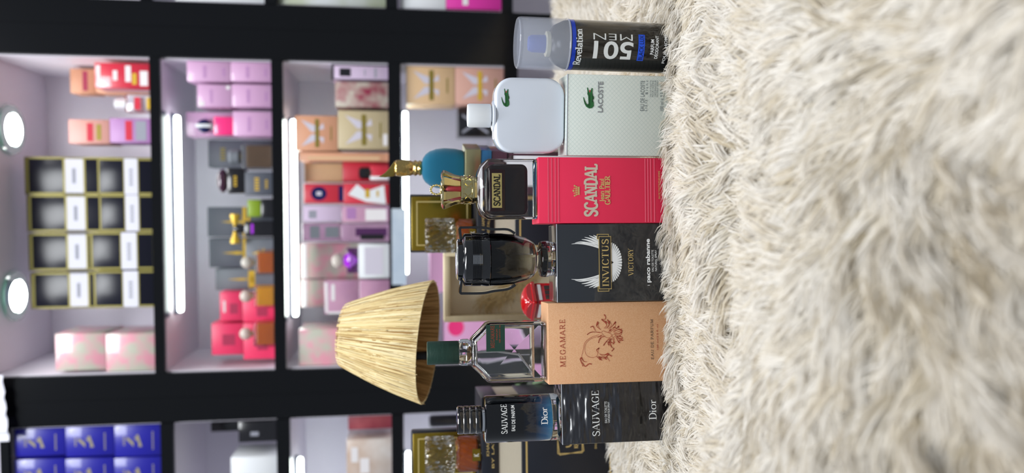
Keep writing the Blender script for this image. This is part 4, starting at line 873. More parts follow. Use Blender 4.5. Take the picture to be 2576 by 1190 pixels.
m = MB().m(mat('oxblood_frame', '#241114', .15)); m.slab(rrect(r - l, t_ - b, .0015, 3, (l + r) / 2, (b + t_) / 2), -D4 - .0018, -D4 - .0001, .0006)
l2, r2, b2, t2 = prect(P4, 1237, 1262, 436, 523, -D4)
m.m(mat('gold_label', '#c9b877', .35, .6)).rect(l2, r2, b2, t2, -D4 - .0021)
m.m(mat('black_print', '#0d0b0c', .5)); put_text(m, fit(serif_mb('SCANDAL', .2, .15, .12, .3), (l2 + .002, r2 - .0015, b2 + .0016, t2 - .0014)), -D4 - .0025); m.build('label', P4)
rc = (L4(1180, 443)[0] - L4(1180, 514)[0]) / 2
z = lambda x: L4(x, 478)[1]
m = MB().m(M_gold); m.lathe([(rc * .93, zn + .0002), (rc * .95, z(1192)), (rc * 1.0, z(1191)), (rc * 1.0, z(1186)), (rc * .95, z(1185)), (rc * .95, z(1165)), (rc * 1.0, z(1164)), (rc * 1.0, z(1158)), (rc * .9, z(1157))], 48)
for k in range(8):
    a = k * pi / 4 + .2; c_, s_ = math.cos(a), math.sin(a); zz_ = (z(1183) + z(1168)) / 2
    for (du, dv) in ((.0035, .0035), (-.0035, .0035), (.0035, -.0035), (-.0035, -.0035)):
        m.tube([(rc * .97 * c_, rc * .97 * s_, zz_), (rc * .98 * c_ - s_ * du, rc * .98 * s_ + c_ * du, zz_ + dv)], .0005, 5)
m.build('crown_band', P4)
MB().m(mat('red_velvet', '#a01c28', .5, sheen=.6)).lathe([(rc * .8, z(1157)), (rc * .86, z(1140)), (rc * .7, z(1125)), (rc * .3, z(1118))], 32).build('velvet_lining', P4)
for k in range(8):
    a = k * pi / 4 + .39; c_, s_ = math.cos(a), math.sin(a); R = []
    for (rr, z_, wd_) in ((.93, z(1158), .0026), (1.0, z(1145), .0034), (1.28, z(1122), .0044), (1.30, z(1116), .0044), (1.12, z(1112), .004), (.5, z(1116), .0024), (.16, z(1115), .0012)):
        ri, ro = rc * rr - .0012, rc * rr + .0009; w2 = wd_
        R.append([(ro * c_ - s_ * w2, ro * s_ + c_ * w2, z_ + .0008), (ri * c_ - s_ * w2, ri * s_ + c_ * w2, z_ - .0008), (ri * c_ + s_ * w2, ri * s_ - c_ * w2, z_ - .0008), (ro * c_ + s_ * w2, ro * s_ - c_ * w2, z_ + .0008)])
    MB().m(M_gold).loft(R).build('crown_arch', P4)
m = MB().m(M_gold); m.ell((0, 0, z(1113)), .004, .004, .003)
zc_, rr_ = z(1098), .0062
for i in range(14):
    a = i * 2 * pi / 14; m.ell((rr_ * .8 * math.cos(a), 0, zc_ + rr_ * math.sin(a)), .0014, .0014, .0014, 8, 6)
m.build('finial', P4)

# 5 pale green-white carton and the white bottle
M5 = mat('white_lattice_card', '#dce3dc', .4, coat=.7, crough=.08)
nt = M5.node_tree; tc = nt.nodes.new('ShaderNodeTexCoord'); mp = nt.nodes.new('ShaderNodeMapping'); mp.inputs['Rotation'].default_value = (0, pi / 4, 0); mp.inputs['Scale'].default_value = (300, 300, 300)
sp = nt.nodes.new('ShaderNodeSeparateXYZ'); nt.links.new(tc.outputs['Object'], mp.inputs[0]); nt.links.new(mp.outputs[0], sp.inputs[0]); hs = []
for k in (0, 2):
    f = nt.nodes.new('ShaderNodeMath'); f.operation = 'FRACT'; nt.links.new(sp.outputs[k], f.inputs[0]); g = nt.nodes.new('ShaderNodeMath'); g.operation = 'LESS_THAN'; g.inputs[1].default_value = .1; nt.links.new(f.outputs[0], g.inputs[0]); hs.append(g)
mxn = nt.nodes.new('ShaderNodeMath'); mxn.operation = 'MAXIMUM'; nt.links.new(hs[0].outputs[0], mxn.inputs[0]); nt.links.new(hs[1].outputs[0], mxn.inputs[1])
mc = nt.nodes.new('ShaderNodeMix'); mc.data_type = 'RGBA'; mc.inputs[6].default_value = lin('#dce3dc'); mc.inputs[7].default_value = lin('#c3d0c9'); nt.links.new(mxn.outputs[0], mc.inputs[0]); nt.links.new(mc.outputs[2], nt.nodes['Principled BSDF'].inputs['Base Color'])
B5 = front_carton('perfume_carton', 'pale greenish white carton with crocodile, under the rounded white bottle', 1422, 391, 1431, 186, -.001, math.radians(-5), .047, M5)
o, w_, d_, H = B5; yf = -d_ / 2 - .0005
M_grey = mat('grey_lettering', '#8c8f92', .5); M_croc = mat('crocodile_green', '#2c6a3a', .4); M_crocdk = mat('crocodile_dark', '#143420', .4); M_mouth = mat('crocodile_mouth', '#c23a34', .4)
def croc(q, l, r, b, t, y):
    """tail at the left curling up, open jaws at the right"""
    T_ = lambda pts: [(l + (r - l) * u, b + (t - b) * v) for u, v in pts]
    body = [(.54, .97), (.50, 1.0), (.42, .92), (.26, .80), (.17, .62), (.22, .52), (.40, .50), (.62, .52), (.70, .58), (.84, .60), (.99, .66), (1.0, .58), (.84, .46), (.78, .42),
            (.86, .34), (1.0, .18), (.97, .10), (.82, .14), (.66, .10), (.55, .02), (.47, .0), (.44, .08), (.34, .10), (.22, .0), (.10, .04), (.02, .18), (.0, .38), (.05, .60), (.14, .80), (.30, .92), (.46, 1.0)]
    body = [(.52, 1.0), (.55, .96), (.42, .86), (.26, .72), (.18, .60), (.24, .50), (.42, .52), (.60, .54), (.68, .62), (.80, .60), (.98, .66), (1.0, .58), (.80, .46), (.76, .38), (.98, .22), (.96, .12), (.78, .14), (.62, .10), (.56, .0), (.46, .0), (.42, .10), (.28, .0), (.12, .0), (.02, .18), (.0, .42), (.08, .70), (.22, .86), (.38, .95)]
    q.m(M_croc).flat(T_(body), y); q.m(M_mouth).flat(T_([(.76, .42), (.84, .46), (.9, .36), (.84, .33), (.78, .38)]), y - .0002)
    q.m(M_crocdk)
    for k in range(9): u = .14 + k * .06; q.flat(T_([(u, .34), (u + .035, .36), (u + .025, .5), (u + .01, .5)]), y - .0002)
    for k in range(6): u = .05 + k * .05; v = .4 + k * .09; q.flat(T_([(u, v), (u + .04, v), (u + .05, v + .06), (u + .02, v + .07)]), y - .0002)
    q.flat(T_([(.7, .56), (.74, .6), (.77, .56), (.74, .53)]), y - .0002)
    q.flat(T_([(.3, .12), (.48, .06), (.7, .14), (.7, .17), (.48, .12), (.3, .18)]), y - .0002)
q = MB(); croc(q, *prect(o, 1467, 1494, 220, 273, yf), yf); q.m(M_grey)
put_text(q, fit(text_mb('LACOSTE', .025), prect(o, 1504, 1517, 205, 283, yf)), yf)
M_g2 = mat('slate_print', '#6f777a', .5); q.m(M_g2)
for tx, xa, xb, ya, yb in (('EAU DE LACOSTE', 1611, 1621, 203, 279), ('L12.12', 1622, 1628, 251, 279), ('B l a n c', 1624, 1630, 202, 237), ('EAU DE TOILETTE', 1635, 1638.6, 202, 244), ('POUR HOMME', 1640.6, 1644.2, 202, 244), ('VAPORISATEUR', 1646.5, 1650.2, 202, 244), ('NATURAL SPRAY', 1652, 1655.6, 202, 244), ('100 ml \u212e 3.3 FL.OZ.', 1661, 1670, 204, 279)):
    put_text(q, fit(text_mb(tx), prect(o, xa, xb, ya, yb, yf)), yf)
q.build('printed_lettering', BODY[o.name])
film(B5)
P5 = on_top('perfume_bottle', 'rounded square glossy white bottle with small green crocodile and white cap', 'bottle', B5, 1415, 292, .0)
L5 = lambda x, y, yl=0: fp(P5, x, y, yl)
hw = (L5(1330, 199)[0] - L5(1330, 386)[0]) / 2; xc5 = (L5(1330, 199)[0] + L5(1330, 386)[0]) / 2; zt5 = L5(1241, 292)[1]
M_wb = mat('white_lacquer', '#dde4f0', .18, coat=1)
MB().m(M_wb).slab(rrect(hw * 2, zt5, .019, 9, xc5, zt5 / 2 + .0002), -.0145, .0145, .004, steps=5).build('body', P5)
m = MB().m(M_wb); m.lathe([(.0165, zt5 - .0008), (.0165, zt5 + .0012), (.014, zt5 + .002)], 40, xc5); m.m(M_silver).lathe([(.0105, zt5 + .0018), (.0105, zt5 + .0036)], 32, xc5); m.build('neck_collar', P5)
rc = (L5(1205, 263)[0] - L5(1205, 323)[0]) / 2; zc0, zc1 = zt5 + .0034, L5(1176, 292)[1]
MB().m(mat('white_plastic', '#e6eaee', .3)).lathe([(rc * .98, zc0), (rc, zc0 + .001), (rc, zc1 - .002), (rc * .93, zc1)], 48, xc5).build('cap', P5)
q = MB(); croc(q, *prect(P5, 1261, 1281, 223, 269, -.0145), -.0149); q.build('crocodile_badge', P5)

# 6 deodorant can
PD = at(1500, 118, .018)
P6 = thing('deodorant_can', 'black spray can with blue ring and frosted cap beside the pale carton', 'can', (PD.x, PD.y, ZB), math.radians(-4), math.radians(.6))
L6 = lambda x, y, yl=0: fp(P6, x, y, yl)
R6 = (L6(1520, 54)[0] - L6(1520, 182)[0]) / 2 * .985; FOOT.append((PD.x, PD.y, 0, R6 * .92, R6 * .92))
za, zb6, zc6, zd = L6(1437, 118)[1], L6(1427, 118)[1], L6(1425, 118)[1], L6(1299, 118)[1]
MB().m(mat('can_black', '#0d0d0f', .13, coat=1)).lathe([(R6 * .94, 0), (R6, .002), (R6, za)], 72).build('body', P6)
MB().m(mat('can_blue_ring', '#1646d8', .15, .6, coat=.6)).lathe([(R6 * .99, za), (R6 * 1.003, za + .0003), (R6 * 1.003, zb6)], 72).build('blue_ring', P6)
m = MB().m(mat('can_shoulder', '#14161c', .2, .6)).lathe([(R6 * .97, zb6), (R6 * .93, zb6 + .006), (R6 * .75, zb6 + .016), (R6 * .55, zb6 + .020)], 56); m.build('shoulder', P6)
m = MB().m(mat('nozzle_ring', '#cfd0b8', .25, .5)).lathe([(R6 * .5, zb6 + .020), (R6 * .5, zb6 + .024), (R6 * .4, zb6 + .025)], 40); m.build('valve_ring', P6)
MB().m(mat('nozzle_blue', '#2c4aa0', .35)).lathe([(R6 * .36, zb6 + .025), (R6 * .34, zb6 + .040), (R6 * .28, zb6 + .043)], 32).build('nozzle', P6)
M_fr = mat('frosted_plastic', '#dde2f0', .22, alpha=.24, coat=.6)
m = MB().m(M_fr); m.lathe([(R6 * 1.03, zc6), (R6 * 1.03, zd - .004), (R6 * 1.0, zd - .001), (R6 * .95, zd)], 72); m.lathe([(R6 * .99, zc6), (R6 * .98, zd - .004)], 72, caps=False, rev=True)
m.lathe([(R6 * 1.05, zc6), (R6 * 1.055, zc6 + .001), (R6 * 1.03, zc6 + .002)], 72, caps=False); m.build('cap', P6)
M_sil = mat('brushed_silver_print', '#e8ecec', .35, .15); rr = R6 + .0003
def s6(x0, x1, yR, yL): l, r, b, t = prect(P6, x0, x1, yR, yL, -R6); f = lambda v: R6 * math.asin(max(-.97, min(.97, v / R6 * .97))); return f(l), f(r), b, t
q = MB().m(M_sil); wrap_text(q, fit(serif_mb('Revelation', .2, .09, .1), s6(1447, 1466, 70, 160)), rr)
wrap_text(q, fit(text_mb('501', .02, 12, 1), s6(1494, 1593, 104, 148), True), rr); wrap_text(q, fit(text_mb('MEN', -.012, 8, 1), s6(1493, 1592, 84, 101), True), rr)
q.m(mat('can_blue_print', '#2457e0', .35)); l, r, b, t_ = s6(1606, 1622, 86, 152)
for i in range(12): a, c = l + (r - l) * i / 12, l + (r - l) * (i + 1) / 12; q.add([(rr * math.sin(a / rr), -rr * math.cos(a / rr), b), (rr * math.sin(c / rr), -rr * math.cos(c / rr), b), (rr * math.sin(c / rr), -rr * math.cos(c / rr), t_), (rr * math.sin(a / rr), -rr * math.cos(a / rr), t_)], [(0, 1, 2, 3)])
q.m(mat('can_navy_print', '#0a1440', .4)); wrap_text(q, fit(text_mb('BLACK LUX', .0, 16), (l + .001, r - .001, b + .0012, t_ - .0012)), rr + .0003)
q.m(M_white); wrap_text(q, fit(text_mb('PARFUM', .015, 12), s6(1637, 1646, 99, 137)), rr); wrap_text(q, fit(text_mb('D\u00c9ODORANT', .015, 16), s6(1647, 1657, 89, 147)), rr)
wrap_text(q, fit(text_mb('POUR HOMME', .015, 16), s6(1671, 1678, 74, 158)), rr)
q.build('printed_lettering', P6)
# ------------------------------------------------------------------ second row, behind the cartons
M_nav = mat('midnight_card', '#171a24', .4); M_cream = mat('cream_pinstripe', '#d8d0bc', .5)
nt = M_cream.node_tree; tc = nt.nodes.new('ShaderNodeTexCoord'); wv = nt.nodes.new('ShaderNodeTexWave'); wv.bands_direction = 'Z'; wv.inputs['Scale'].default_value = 170; r_ = nt.nodes.new('ShaderNodeValToRGB')
r_.color_ramp.elements[0].color = lin('#b9ab8c'); r_.color_ramp.elements[1].color = lin('#dfd8c8'); r_.color_ramp.elements[1].position = .5
nt.links.new(tc.outputs['Object'], wv.inputs[0]); nt.links.new(wv.outputs[0], r_.inputs[0]); nt.links.new(r_.outputs[0], nt.nodes['Principled BSDF'].inputs['Base Color'])
M_mir = mat('gold_mirror_card', '#8f7928', .25, .8, bump=(14, .1, .004)); M_line = mat('pale_gold_line', '#e4cf8a', .35, .5)
M_cry = mat('ribbed_crystal', '#f4f2ea', .03, trans=1.0, ior=1.5); M_cognac = mat('cognac_perfume', '#b8560e', .1)
def gift(label, tl, x_top, x_s1, x_s2, yR, yL, Y, depth, caseR, caseL, case_top, bx, bw, yaw=0.0, blabel='', clabel=''):
    a, b = at(x_top, yL, Y), at(x_top, yR, Y); w_ = b.x - a.x; cx_ = (a.x + b.x) / 2
    z1, z2, z3 = at(x_s2, 0.5 * (yL + yR), Y).z, at(x_s1, .5 * (yL + yR), Y).z, a.z
    o = thing('gift_box', label, 'box', (cx_, Y + depth / 2, ZB), yaw, group=None); h = z3 - ZB; z1 -= ZB; z2 -= ZB
    bo = MB().m(M_nav).box(-w_ / 2, w_ / 2, -depth / 2, depth / 2, 0, z1, .001).build('body', o)
    MB().m(M_cream).box(-w_ / 2 + .0015, w_ / 2 - .0015, -depth / 2 + .0015, depth / 2 - .0015, z1, z2).build('pinstripe_band', o)
    MB().m(M_nav).box(-w_ / 2, w_ / 2, -depth / 2, depth / 2, z2, h, .001).build('upper_tray', o)
    yf = -depth / 2 - .0004; q = MB().m(M_goldprint)
    q.frame(-w_ / 2 + .004, w_ / 2 - .004, .01, z1 - .006, .0022, yf)
    for (ang, s_) in ((0, .021), (.12, .021)):
        c_, s2 = math.cos(ang), math.sin(ang); zc = z1 * .5
        P_ = [(s_ * u * c_ - s_ * .85 * v * s2, zc + s_ * u * s2 + s_ * .85 * v * c_) for u, v in ((-1, -1), (1, -1), (1, 1), (-1, 1), (-1, -1))]
        for i in range(4): put_text(q, ribbon([P_[i], P_[i + 1]], lambda t, d: .001), yf - .0001)
    put_text(q, ribbon(cr([(-.012, z1 * .5 + .006), (-.010, z1 * .5 - .001), (0, z1 * .5 - .002), (.008, z1 * .5), (.010, z1 * .5 + .008), (.004, z1 * .5 + .010), (.006, z1 * .5 + .003)]), lambda t, d: .0016), yf)
    put_text(q, fit(text_mb('KHAMRAH', .02), (-.014, .014, z1 * .5 - .012, z1 * .5 - .006)), yf)
    put_text(q, fit(text_mb('EAU DE PARFUM'), (-.016, .016, z1 * .22, z1 * .22 + .003)), yf)
    put_text(q, fit(text_mb(tl), (-w_ * .3, w_ * .3, z2 + (h - z2) * .28, z2 + (h - z2) * .42)), yf); put_text(q, fit(text_mb('KHAMRAH'), (-w_ * .16, w_ * .16, z2 + (h - z2) * .56, z2 + (h - z2) * .72)), yf); q.build('gold_print', bo)
    # opened case standing at the back of the tray
    Yc = Y + depth * .55; zb_ = ZB + h + .0005; ztp = at(case_top, (caseR + caseL) / 2, Yc).z; l, r = at(case_top, caseL, Yc).x, at(case_top, caseR, Yc).x; cw = r - l
    k = thing('case_lid', clabel, 'lid', ((l + r) / 2, Yc, zb_), yaw); ch = ztp - zb_
    m = MB().m(M_nav); m.box(-cw / 2, cw / 2, .004, .022, 0, ch, .003); m.build('shell', k)
    m = MB().m(M_mir); m.box(-cw / 2 + .003, cw / 2 - .003, .0, .004, .003, ch - .003, .001); m.m(M_line).frame(-cw / 2 + .010, cw / 2 - .010, .008, ch - .010, .0018, -.0004); m.build('gold_lining', k)
    # crystal bottle
    Yb = Y + depth * .25; c = at(1206, bx, Yb); p_ = thing('perfume_bottle', blabel, 'bottle', (c.x, Yb, zb_), yaw + .2)
    e = lambda x: at(x, bx, Yb).z - zb_
    W = (at(1150, bx - bw / 2, Yb).x - at(1150, bx + bw / 2, Yb).x) / 2; zc = e(1146); zt_ = e(1069)
    wob = lambda a, z: 1 + .055 * math.cos(15 * (a + z * 26)) + .0 * a
    wb2 = lambda a, z: 1 + .03 * math.cos(16 * (a - z * 22))
    R = []
    m = MB().m(M_cry); m.lathe([(W * .95, zc + .002), (W, zc + .003)] + [(W, zc + .003 + (zt_ - zc - .005) * i / 10) for i in range(1, 11)] + [(W * .93, zt_)], 96, wob=wob); m.build('crystal_cap', p_)
    m = MB().m(M_cry); m.lathe([(W * .93, 0), (W * .98, .002)] + [(W * .98, .002 + (zc - .006) * i / 8) for i in range(1, 9)] + [(W * .7, zc)], 96, wob=wb2); m.build('glass_body', p_)
    MB().m(M_cognac).lathe([(W * .78, .004), (W * .84, .006), (W * .84, zc * .86), (W * .7, zc * .9)], 40).build('perfume', p_)
    MB().m(M_gold).lathe([(W * .6, zc + .0002), (W * .6, zc + .0018)], 32).build('gold_neck', p_)
    q = MB().m(M_mir); q.box(-.009, .007, -W * 1.08, -W * 1.04, zc * .04, zc * .36); q.m(M_white); put_text(q, fit(text_mb('K'), (-.003, .001, zc * .1, zc * .3)), -W * 1.085); q.build('label', p_)
    return o
gift('midnight blue gift box with gold frame and cream band behind the blue graded bottle', 'BY LATTAFA', 1212, 1255, 1312, 1005, 1225, .27, .10, 1087, 1215, 1034, 1140, 88, 0.03,
     'ribbed crystal bottle of amber perfume on the gift box cut by the photo edge', 'gold lined case lid standing behind the crystal bottle cut by the photo edge')
gift('midnight blue gift box with cream band behind the cup shaped and crowned bottles', 'ORIENTAL UNIVERSE', 1200, 1244, 1296, 478, 628, .27, .10, 489, 636, 1030, 592, 84, -.02,
     'ribbed crystal bottle of amber perfume behind the black cup shaped bottle', 'gold lined case lid with navy edge behind the crystal bottle and gold crown')

# teal velvet bottle on gold / blue / burgundy box
Y = .20
c0, c1 = at(1168, 470, Y), at(1168, 371, Y); dp = .055; cx_ = (c0.x + c1.x) / 2; yw = -.0
bw_ = c1.x - c0.x + .004
zg0, zg1, zb1, zt1 = at(1236, 420, Y).z - ZB, at(1209, 420, Y).z - ZB, 0, at(1170, 420, Y).z - ZB
o = thing('gift_box', 'burgundy gift box with blue and gold bands under the teal velvet bottle', 'box', (cx_, Y + dp / 2, ZB), math.radians(-14))
M_burg = mat('burgundy_card', '#43202f', .35, coat=.4); M_bfoil = mat('blue_foil', '#3d78a8', .25, .5, bump=(30, .5, .004)); M_gf = mat('brushed_gold_foil', '#a8a27c', .3, .85, bump=(20, .2, .003))
MB().m(M_burg).box(-bw_ / 2, bw_ / 2, -dp / 2, dp / 2, 0, zg0, .0008).build('body', o)
MB().m(M_bfoil).box(-bw_ / 2 - .001, bw_ / 2 + .001, -dp / 2 - .001, dp / 2 + .001, zg0, zg1, .0008).build('blue_band', o)
MB().m(M_gf).box(-bw_ / 2 - .0025, bw_ / 2 + .0025, -dp / 2 - .0025, dp / 2 + .0025, zg1, zt1, .0008).build('gold_lid', o)
m = MB().m(mat('dark_line_print', '#1d0c14', .4)); z_ = at(1276, 400, Y).z - ZB; m.rect(-bw_ / 2, bw_ / 2, z_ - .001, z_ + .001, -dp / 2 - .0004); m.build('seam_line', o)
c = at(1169, 424, Y + .028); p_ = thing('perfume_bottle', 'teal velvet rounded bottle with sculpted gold cap above the crowned bottle', 'bottle', (c.x, Y + .03, ZB + zt1 + .0005), math.radians(-8))
E = lambda x, y=422: fp(p_, x, y); W = (E(1130, 371)[0] - E(1130, 474)[0]) / 2; H_ = E(1060)[1]; R = []
for (f, g_) in ((0, .84), (.04, .9), (.2, .97), (.45, 1.0), (.65, .95), (.8, .84), (.9, .68), (.96, .5), (1.0, .2)): R.append([(x, y, f * H_) for x, y in rrect(2 * W * g_, .036 * (g_ ** .6), .016 * g_, 6)])
MB().m(mat('teal_velvet', '#00607e', .9, sheen=.25)).loft(R).build('velvet_body', p_)
zc_ = E(1058)[1]; rr_ = (E(1040, 402)[0] - E(1040, 443)[0]) / 2; xc_ = (E(1040, 402)[0] + E(1040, 443)[0]) / 2 * .6
M_hg = mat('hammered_gold', '#c9ab6a', .16, 1.0, bump=(110, .8, .003))
m = MB().m(M_hg); m.lathe([(rr_ * .8, H_ - .001), (rr_ * .95, H_ + .002), (rr_ * .8, H_ + .005), (rr_ * .98, H_ + .008), (rr_ * .8, H_ + .011), (rr_ * .9, H_ + .014), (rr_ * 1.05, H_ + .022), (rr_ * 1.0, H_ + .033), (rr_ * .85, H_ + .035)], 28, xc_); m.build('cap', p_)
zt_ = H_ + .0352
m = MB().m(mat('gold_blade', '#a8924c', .25, 1.0)); m.slab([(xc_ - rr_ * .95, zt_), (xc_ + rr_ * .9, zt_), (xc_ + rr_ * .1, zt_ + .006), (xc_ - rr_ * .6, zt_ + .013), (xc_ - rr_ * 1.1, zt_ + .021), (xc_ - rr_ * 1.15, zt_ + .012)], -.004, .004, .001); m.build('cap_blade', p_)

# white framed carton glimpsed beside the burgundy box
c = at(1290, 392, .13); zt_ = c.z - ZB
o = thing('perfume_carton', 'white carton with a dark rim between the burgundy box and the raspberry carton', 'carton', (at(1300, 425, .13).x, .14, ZB), 0)
MB().m(P['white']).box(-.022, .0165, -.01, .022, 0, zt_, .001).build('body', o); m = MB().m(mat('dark_rim', '#2a1c18', .4)).box(-.0225, .017, -.0105, .0225, zt_, zt_ + .0015); m.build('rim', o)

# raffia lampshade with its base
Y = .26; c = at(1080, 848, Y); zr_ = c.z; zb_ = at(862, 856, Y).z
rr_ = (at(1080, 694, Y).x - at(1080, 1001, Y).x) / 2 * .985; rt_ = (at(860, 776, Y).x - at(860, 932, Y).x) / 2
HL = zb_ - zr_
o = thing('table_lamp', 'table lamp with a pale raffia cone shade behind the green-capped bottle', 'lamp', (c.x, Y, ZB), 0)
m = MB().m(mat('dark_wood_base', '#1a1512', .4)); xp = at(1120, 893, Y).x - c.x; m.lathe([(.032, 0), (.032, .012), (.02, .02), (.008, .03)], 40, xp); m.build('base', o)
MB().m(mat('dark_lamp_pole', '#0e0e10', .35)).lathe([(.006, .03), (.006, zr_ - ZB + .022)], 20, xp).build('pole', o)
m = MB().m(mat('bulb_glass', '#e8e4da', .3)); m.ell((xp, 0, zr_ - ZB + .045), .018, .018, .024); m.build('bulb', o)
rnd = random.Random(4)
tilt = Matrix.Translation((0, 0, zr_ - ZB + HL / 2)) @ Matrix.Rotation(math.radians(-12), 4, 'X') @ Matrix.Rotation(math.radians(4.5), 4, 'Y') @ Matrix.Translation((0, 0, -HL / 2))
M_raf = mat('raffia', '#b8a06c', .75, noise=(60, '#ecdcb0', .25, (6, 6, .35)), bump=(200, .5, .001, (6, 6, .3)))
m = MB().m(M_raf); m.T = tilt; N = 300
def shell(r_add, rev):
    R = []
    for i in range(11):
        t = i / 10; r = rr_ + (rt_ - rr_) * t + .003 * math.sin(pi * t); z = HL * t - .0 + (0 if t < .97 else -.002)
        if i == 10: r -= .003
        R.append([((r + r_add) * math.cos(2 * pi * k / 90), (r + r_add) * math.sin(2 * pi * k / 90), z) for k in range(90)])
    m.loft(R, caps=False, rev=rev)
shell(0, False)
mi = MB().m(mat('raffia_lining', '#b08a54', .8, noise=(60, '#d8b47c', .3, (6, 6, .35)))); mi.T = tilt; mo = m; m = mi; shell(-.0022, True)
m.lathe([(rt_ - .004, HL * .985), (.001, HL * .985)], 60, rev=True); m.lathe([(rt_ - .003, HL * .99), (.001, HL * 1.0)], 60); m.build('lining', o); m = mo
m.loft([[((rr_) * math.cos(2 * pi * k / 90), rr_ * math.sin(2 * pi * k / 90), 0) for k in range(90)], [((rr_ - .0022) * math.cos(2 * pi * k / 90), (rr_ - .0022) * math.sin(2 * pi * k / 90), 0) for k in range(90)]], caps=False, rev=True)
m.build('lamp_shade', o)
m = MB(); m.T = tilt; ML = [mat('raffia_strand_' + n_, c_, .7) for n_, c_ in (('pale', '#dfcb98'), ('straw', '#cdb47c'), ('tan', '#a07d48'), ('cream', '#e8d8ac'))]
for k in range(1500):
    m.m(ML[2] if k % 4 == 0 else rnd.choices(ML, (5, 4, 2.2, 2))[0]); a = rnd.uniform(0, 2 * pi); t0, t1 = sorted((rnd.uniform(-.02, .7), rnd.uniform(.4, 1))); inn_ = k % 4 == 0
    if k % 3 == 0: t0, t1 = 0, 1
    da = rnd.gauss(0, .02); wd = rnd.uniform(.0004, .0010); pts = []
    for i in range(7):
        t = t0 + (t1 - t0) * i / 6; r = rr_ + (rt_ - rr_) * t + .003 * math.sin(pi * t) + (-.0032 if inn_ else .0007) + rnd.uniform(0, .0004); aa = a + da * t
        pts.append(((r * math.cos(aa)), (r * math.sin(aa)), HL * t))
    m.tube(pts, wd * .5, 4, flat=.5) if False else None
    L_ = []
    for i, q_ in enumerate(pts):
        aa = math.atan2(q_[1], q_[0]); tx, ty = -math.sin(aa), math.cos(aa); e = wd * (.3 if i in (0, 6) else 1); s_ = -1 if inn_ else 1; nx_, ny_ = math.cos(aa) * s_ * wd * .5, math.sin(aa) * s_ * wd * .5
        L_.append([(q_[0] - tx * e, q_[1] - ty * e, q_[2]), (q_[0] + nx_, q_[1] + ny_, q_[2]), (q_[0] + tx * e, q_[1] + ty * e, q_[2])])
    m.loft(L_, caps=False, closed=False)
m.build('raffia_fringe', o)

# shadow box frame with a dried spray
Y = .37; a, b = at(1250, 806, Y), at(1250, 628, Y); zt_ = at(1116, 716, Y).z
o = thing('picture_frame', 'light wood shadow box frame with a dried spray, behind the red telephone box', 'frame', ((a.x + b.x) / 2, Y, ZB), 0); w_ = b.x - a.x; h = zt_ - ZB
M_fw = mat('pale_oak', '#cdbd98', .5, noise=(10, '#dccfae', .4, (1, 1, 8))); f_ = .0095
m = MB().m(M_fw); m.box(-w_ / 2, -w_ / 2 + f_, -.012, .018, 0, h, .001); m.box(w_ / 2 - f_, w_ / 2, -.012, .018, 0, h, .001); m.box(-w_ / 2 + f_, w_ / 2 - f_, -.012, .018, h - f_, h, .001); m.box(-w_ / 2 + f_, w_ / 2 - f_, -.012, .018, 0, f_, .001); m.build('wooden_frame', o)
MB().m(mat('cream_mount', '#efe6cc', .7)).box(-w_ / 2 + f_, w_ / 2 - f_, .014, .017, f_, h - f_).build('mount', o)
m = MB().m(mat('dried_grass', '#cdb684', .85))
for k in range(420):
    a_ = rnd.uniform(-.5, .5); l_ = rnd.uniform(.01, .026); t = rnd.random(); bx_, bz_ = .022 - .05 * t + rnd.gauss(0, .004), h * .38 + t * h * .34 + rnd.gauss(0, .006); an = 2.1 + a_ * 1.6
    V_, F__ = ribbon([(bx_, bz_), (bx_ + l_ * .5 * math.cos(an), bz_ + l_ * .5 * math.sin(an)), (bx_ + l_ * math.cos(an + .3), bz_ + l_ * math.sin(an + .3))], lambda t, d: .0007); yy = rnd.uniform(.004, .013)
    m.add([(x, yy, z_) for x, z_ in V_], [f[::-1] for f in F__])
m.tube([(.024, .009, f_), (.022, .009, h * .4), (-.02, .009, h * .7)], .0011, 6); m.build('dried_spray', o)

# red telephone box
Y = .16; a, b = at(1350, 802, Y), at(1350, 712, Y); w_ = (b.x - a.x) * .83; zt_ = at(1310, 757, Y).z - ZB
o = thing('telephone_box_figurine', 'small glossy red telephone box behind the graphite and sandy cartons', 'figurine', ((a.x + b.x) / 2, Y, ZB), math.radians(45))
M_red = mat('pillar_red', '#b00f18', .2, coat=1); M_dg = mat('dark_pane', '#1c0608', .1, coat=1); hw = w_ / 2 * .86; zc_ = zt_ - .017
m = MB().m(M_red); m.box(-hw, hw, -hw, hw, 0, zc_, .0015); m.build('body', o)
m = MB().m(M_red)
R = []
for (g_, dz) in ((1.12, 0), (1.14, .002), (1.12, .004), (.98, .005), (.94, .009), (.8, .013), (.55, .0160), (.2, .017)): R.append([(x, y, zc_ + .0002 + dz) for x, y in rrect(2 * hw * g_, 2 * hw * g_, .003 + .01 * (1 - g_ / 1.14), 5)])
m.loft(R)
for s_ in range(4):
    m.T = Matrix.Rotation(s_ * pi / 2, 4, 'Z'); m.slab([(-hw, zc_ + .003)] + [(hw * math.cos(pi - i * pi / 8), zc_ + .003 + .0085 * math.sin(i * pi / 8)) for i in range(1, 8)] + [(hw, zc_ + .003)][::1][::-1] if False else [(hw * math.cos(i * pi / 8), zc_ + .003 + .0085 * math.sin(i * pi / 8)) for i in range(0, 9)], -hw * 1.02, -hw * .4)
m.build('domed_roof', o)
m = MB().m(P['white'])
for s_ in range(4): m.T = Matrix.Rotation(s_ * pi / 2, 4, 'Z'); m.box(-hw * .78, hw * .78, -hw - .0008, -hw - .0001, zc_ - .0075, zc_ - .0035)
m.build('sign_strip', o)
m = MB()
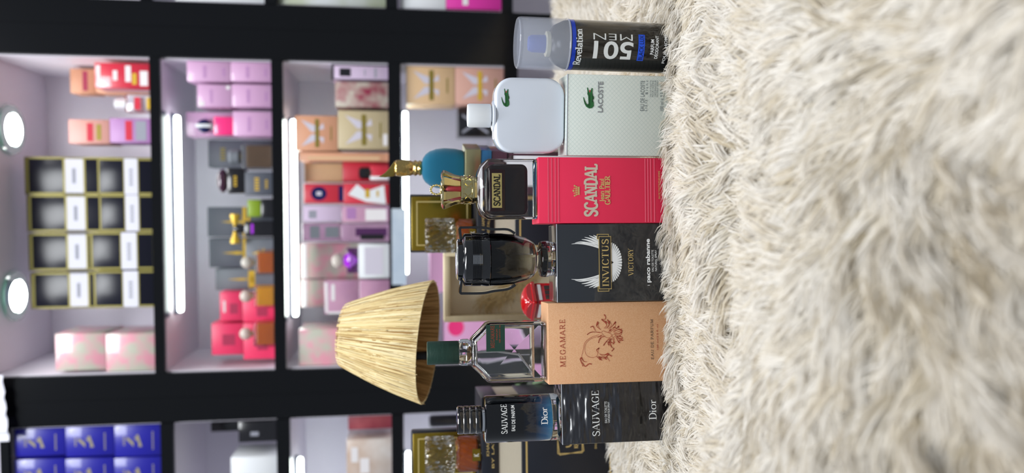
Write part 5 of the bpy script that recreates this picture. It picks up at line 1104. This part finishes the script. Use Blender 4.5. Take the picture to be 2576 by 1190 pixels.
for s_ in range(4):
    m.T = Matrix.Rotation(s_ * pi / 2, 4, 'Z'); m.m(M_dg)
    for i in range(3):
        for j in range(6): m.box(-hw * .7 + i * hw * .48, -hw * .7 + i * hw * .48 + hw * .42, -hw - .0005, -hw - .0001, zc_ - .019 - j * .0088, zc_ - .012 - j * .0088)
m.build('window_panes', o)

# striped leafy plant
Y = .41; c = at(1380, 954, Y)
o = thing('potted_plant', 'green and purple striped plant between the clear bottle and the blue graded bottle', 'plant', (c.x, Y, ZB), 0)
MB().m(mat('dark_pot', '#1a1818', .4)).lathe([(.026, 0), (.034, .05), (.034, .055), (.030, .055), (.029, .048)], 32).build('pot', o)
zt_ = at(1262, 962, Y).z - ZB
m = MB(); LG = [mat('leaf_green', '#3c5a38', .5, noise=(70, '#7a9a6a', .5, (6, 1, 1))), mat('leaf_deep', '#22301f', .5), mat('leaf_purple', '#4a2440', .5, noise=(60, '#2a1a2a', .5))]
for k in range(54):
    m.m(LG[k % 3]); a_ = rnd.uniform(0, 2 * pi); ln = rnd.uniform(.03, .05); z0 = .052 + rnd.random() * (zt_ - .095); r0 = rnd.uniform(.0, .012); wd = rnd.uniform(.0045, .0075); R = []
    lift = rnd.uniform(.2, 1.1)
    for i in range(8):
        t = i / 7; r = r0 + ln * t * .75; z_ = z0 + lift * ln * t - ln * 1.0 * t * t + ln * .25; e = wd * math.sin(pi * min(.98, max(.06, t)) ** .8); tx, ty = -math.sin(a_), math.cos(a_)
        cx_, cy_ = r * math.cos(a_), r * math.sin(a_)
        R.append([(cx_ - tx * e, cy_ - ty * e, z_ + .0018), (cx_, cy_, z_), (cx_ + tx * e, cy_ + ty * e, z_ + .0018), (cx_, cy_, z_ + .0006)])
    m.loft(R)
for k in range(7):
    a_ = k * .9; m.m(LG[1]).tube([(0, 0, .04), (.008 * math.cos(a_), .008 * math.sin(a_), zt_ * .5), (.012 * math.cos(a_), .012 * math.sin(a_), zt_ - .02)], .0016, 6)
m.build('foliage', o)
build_fur()
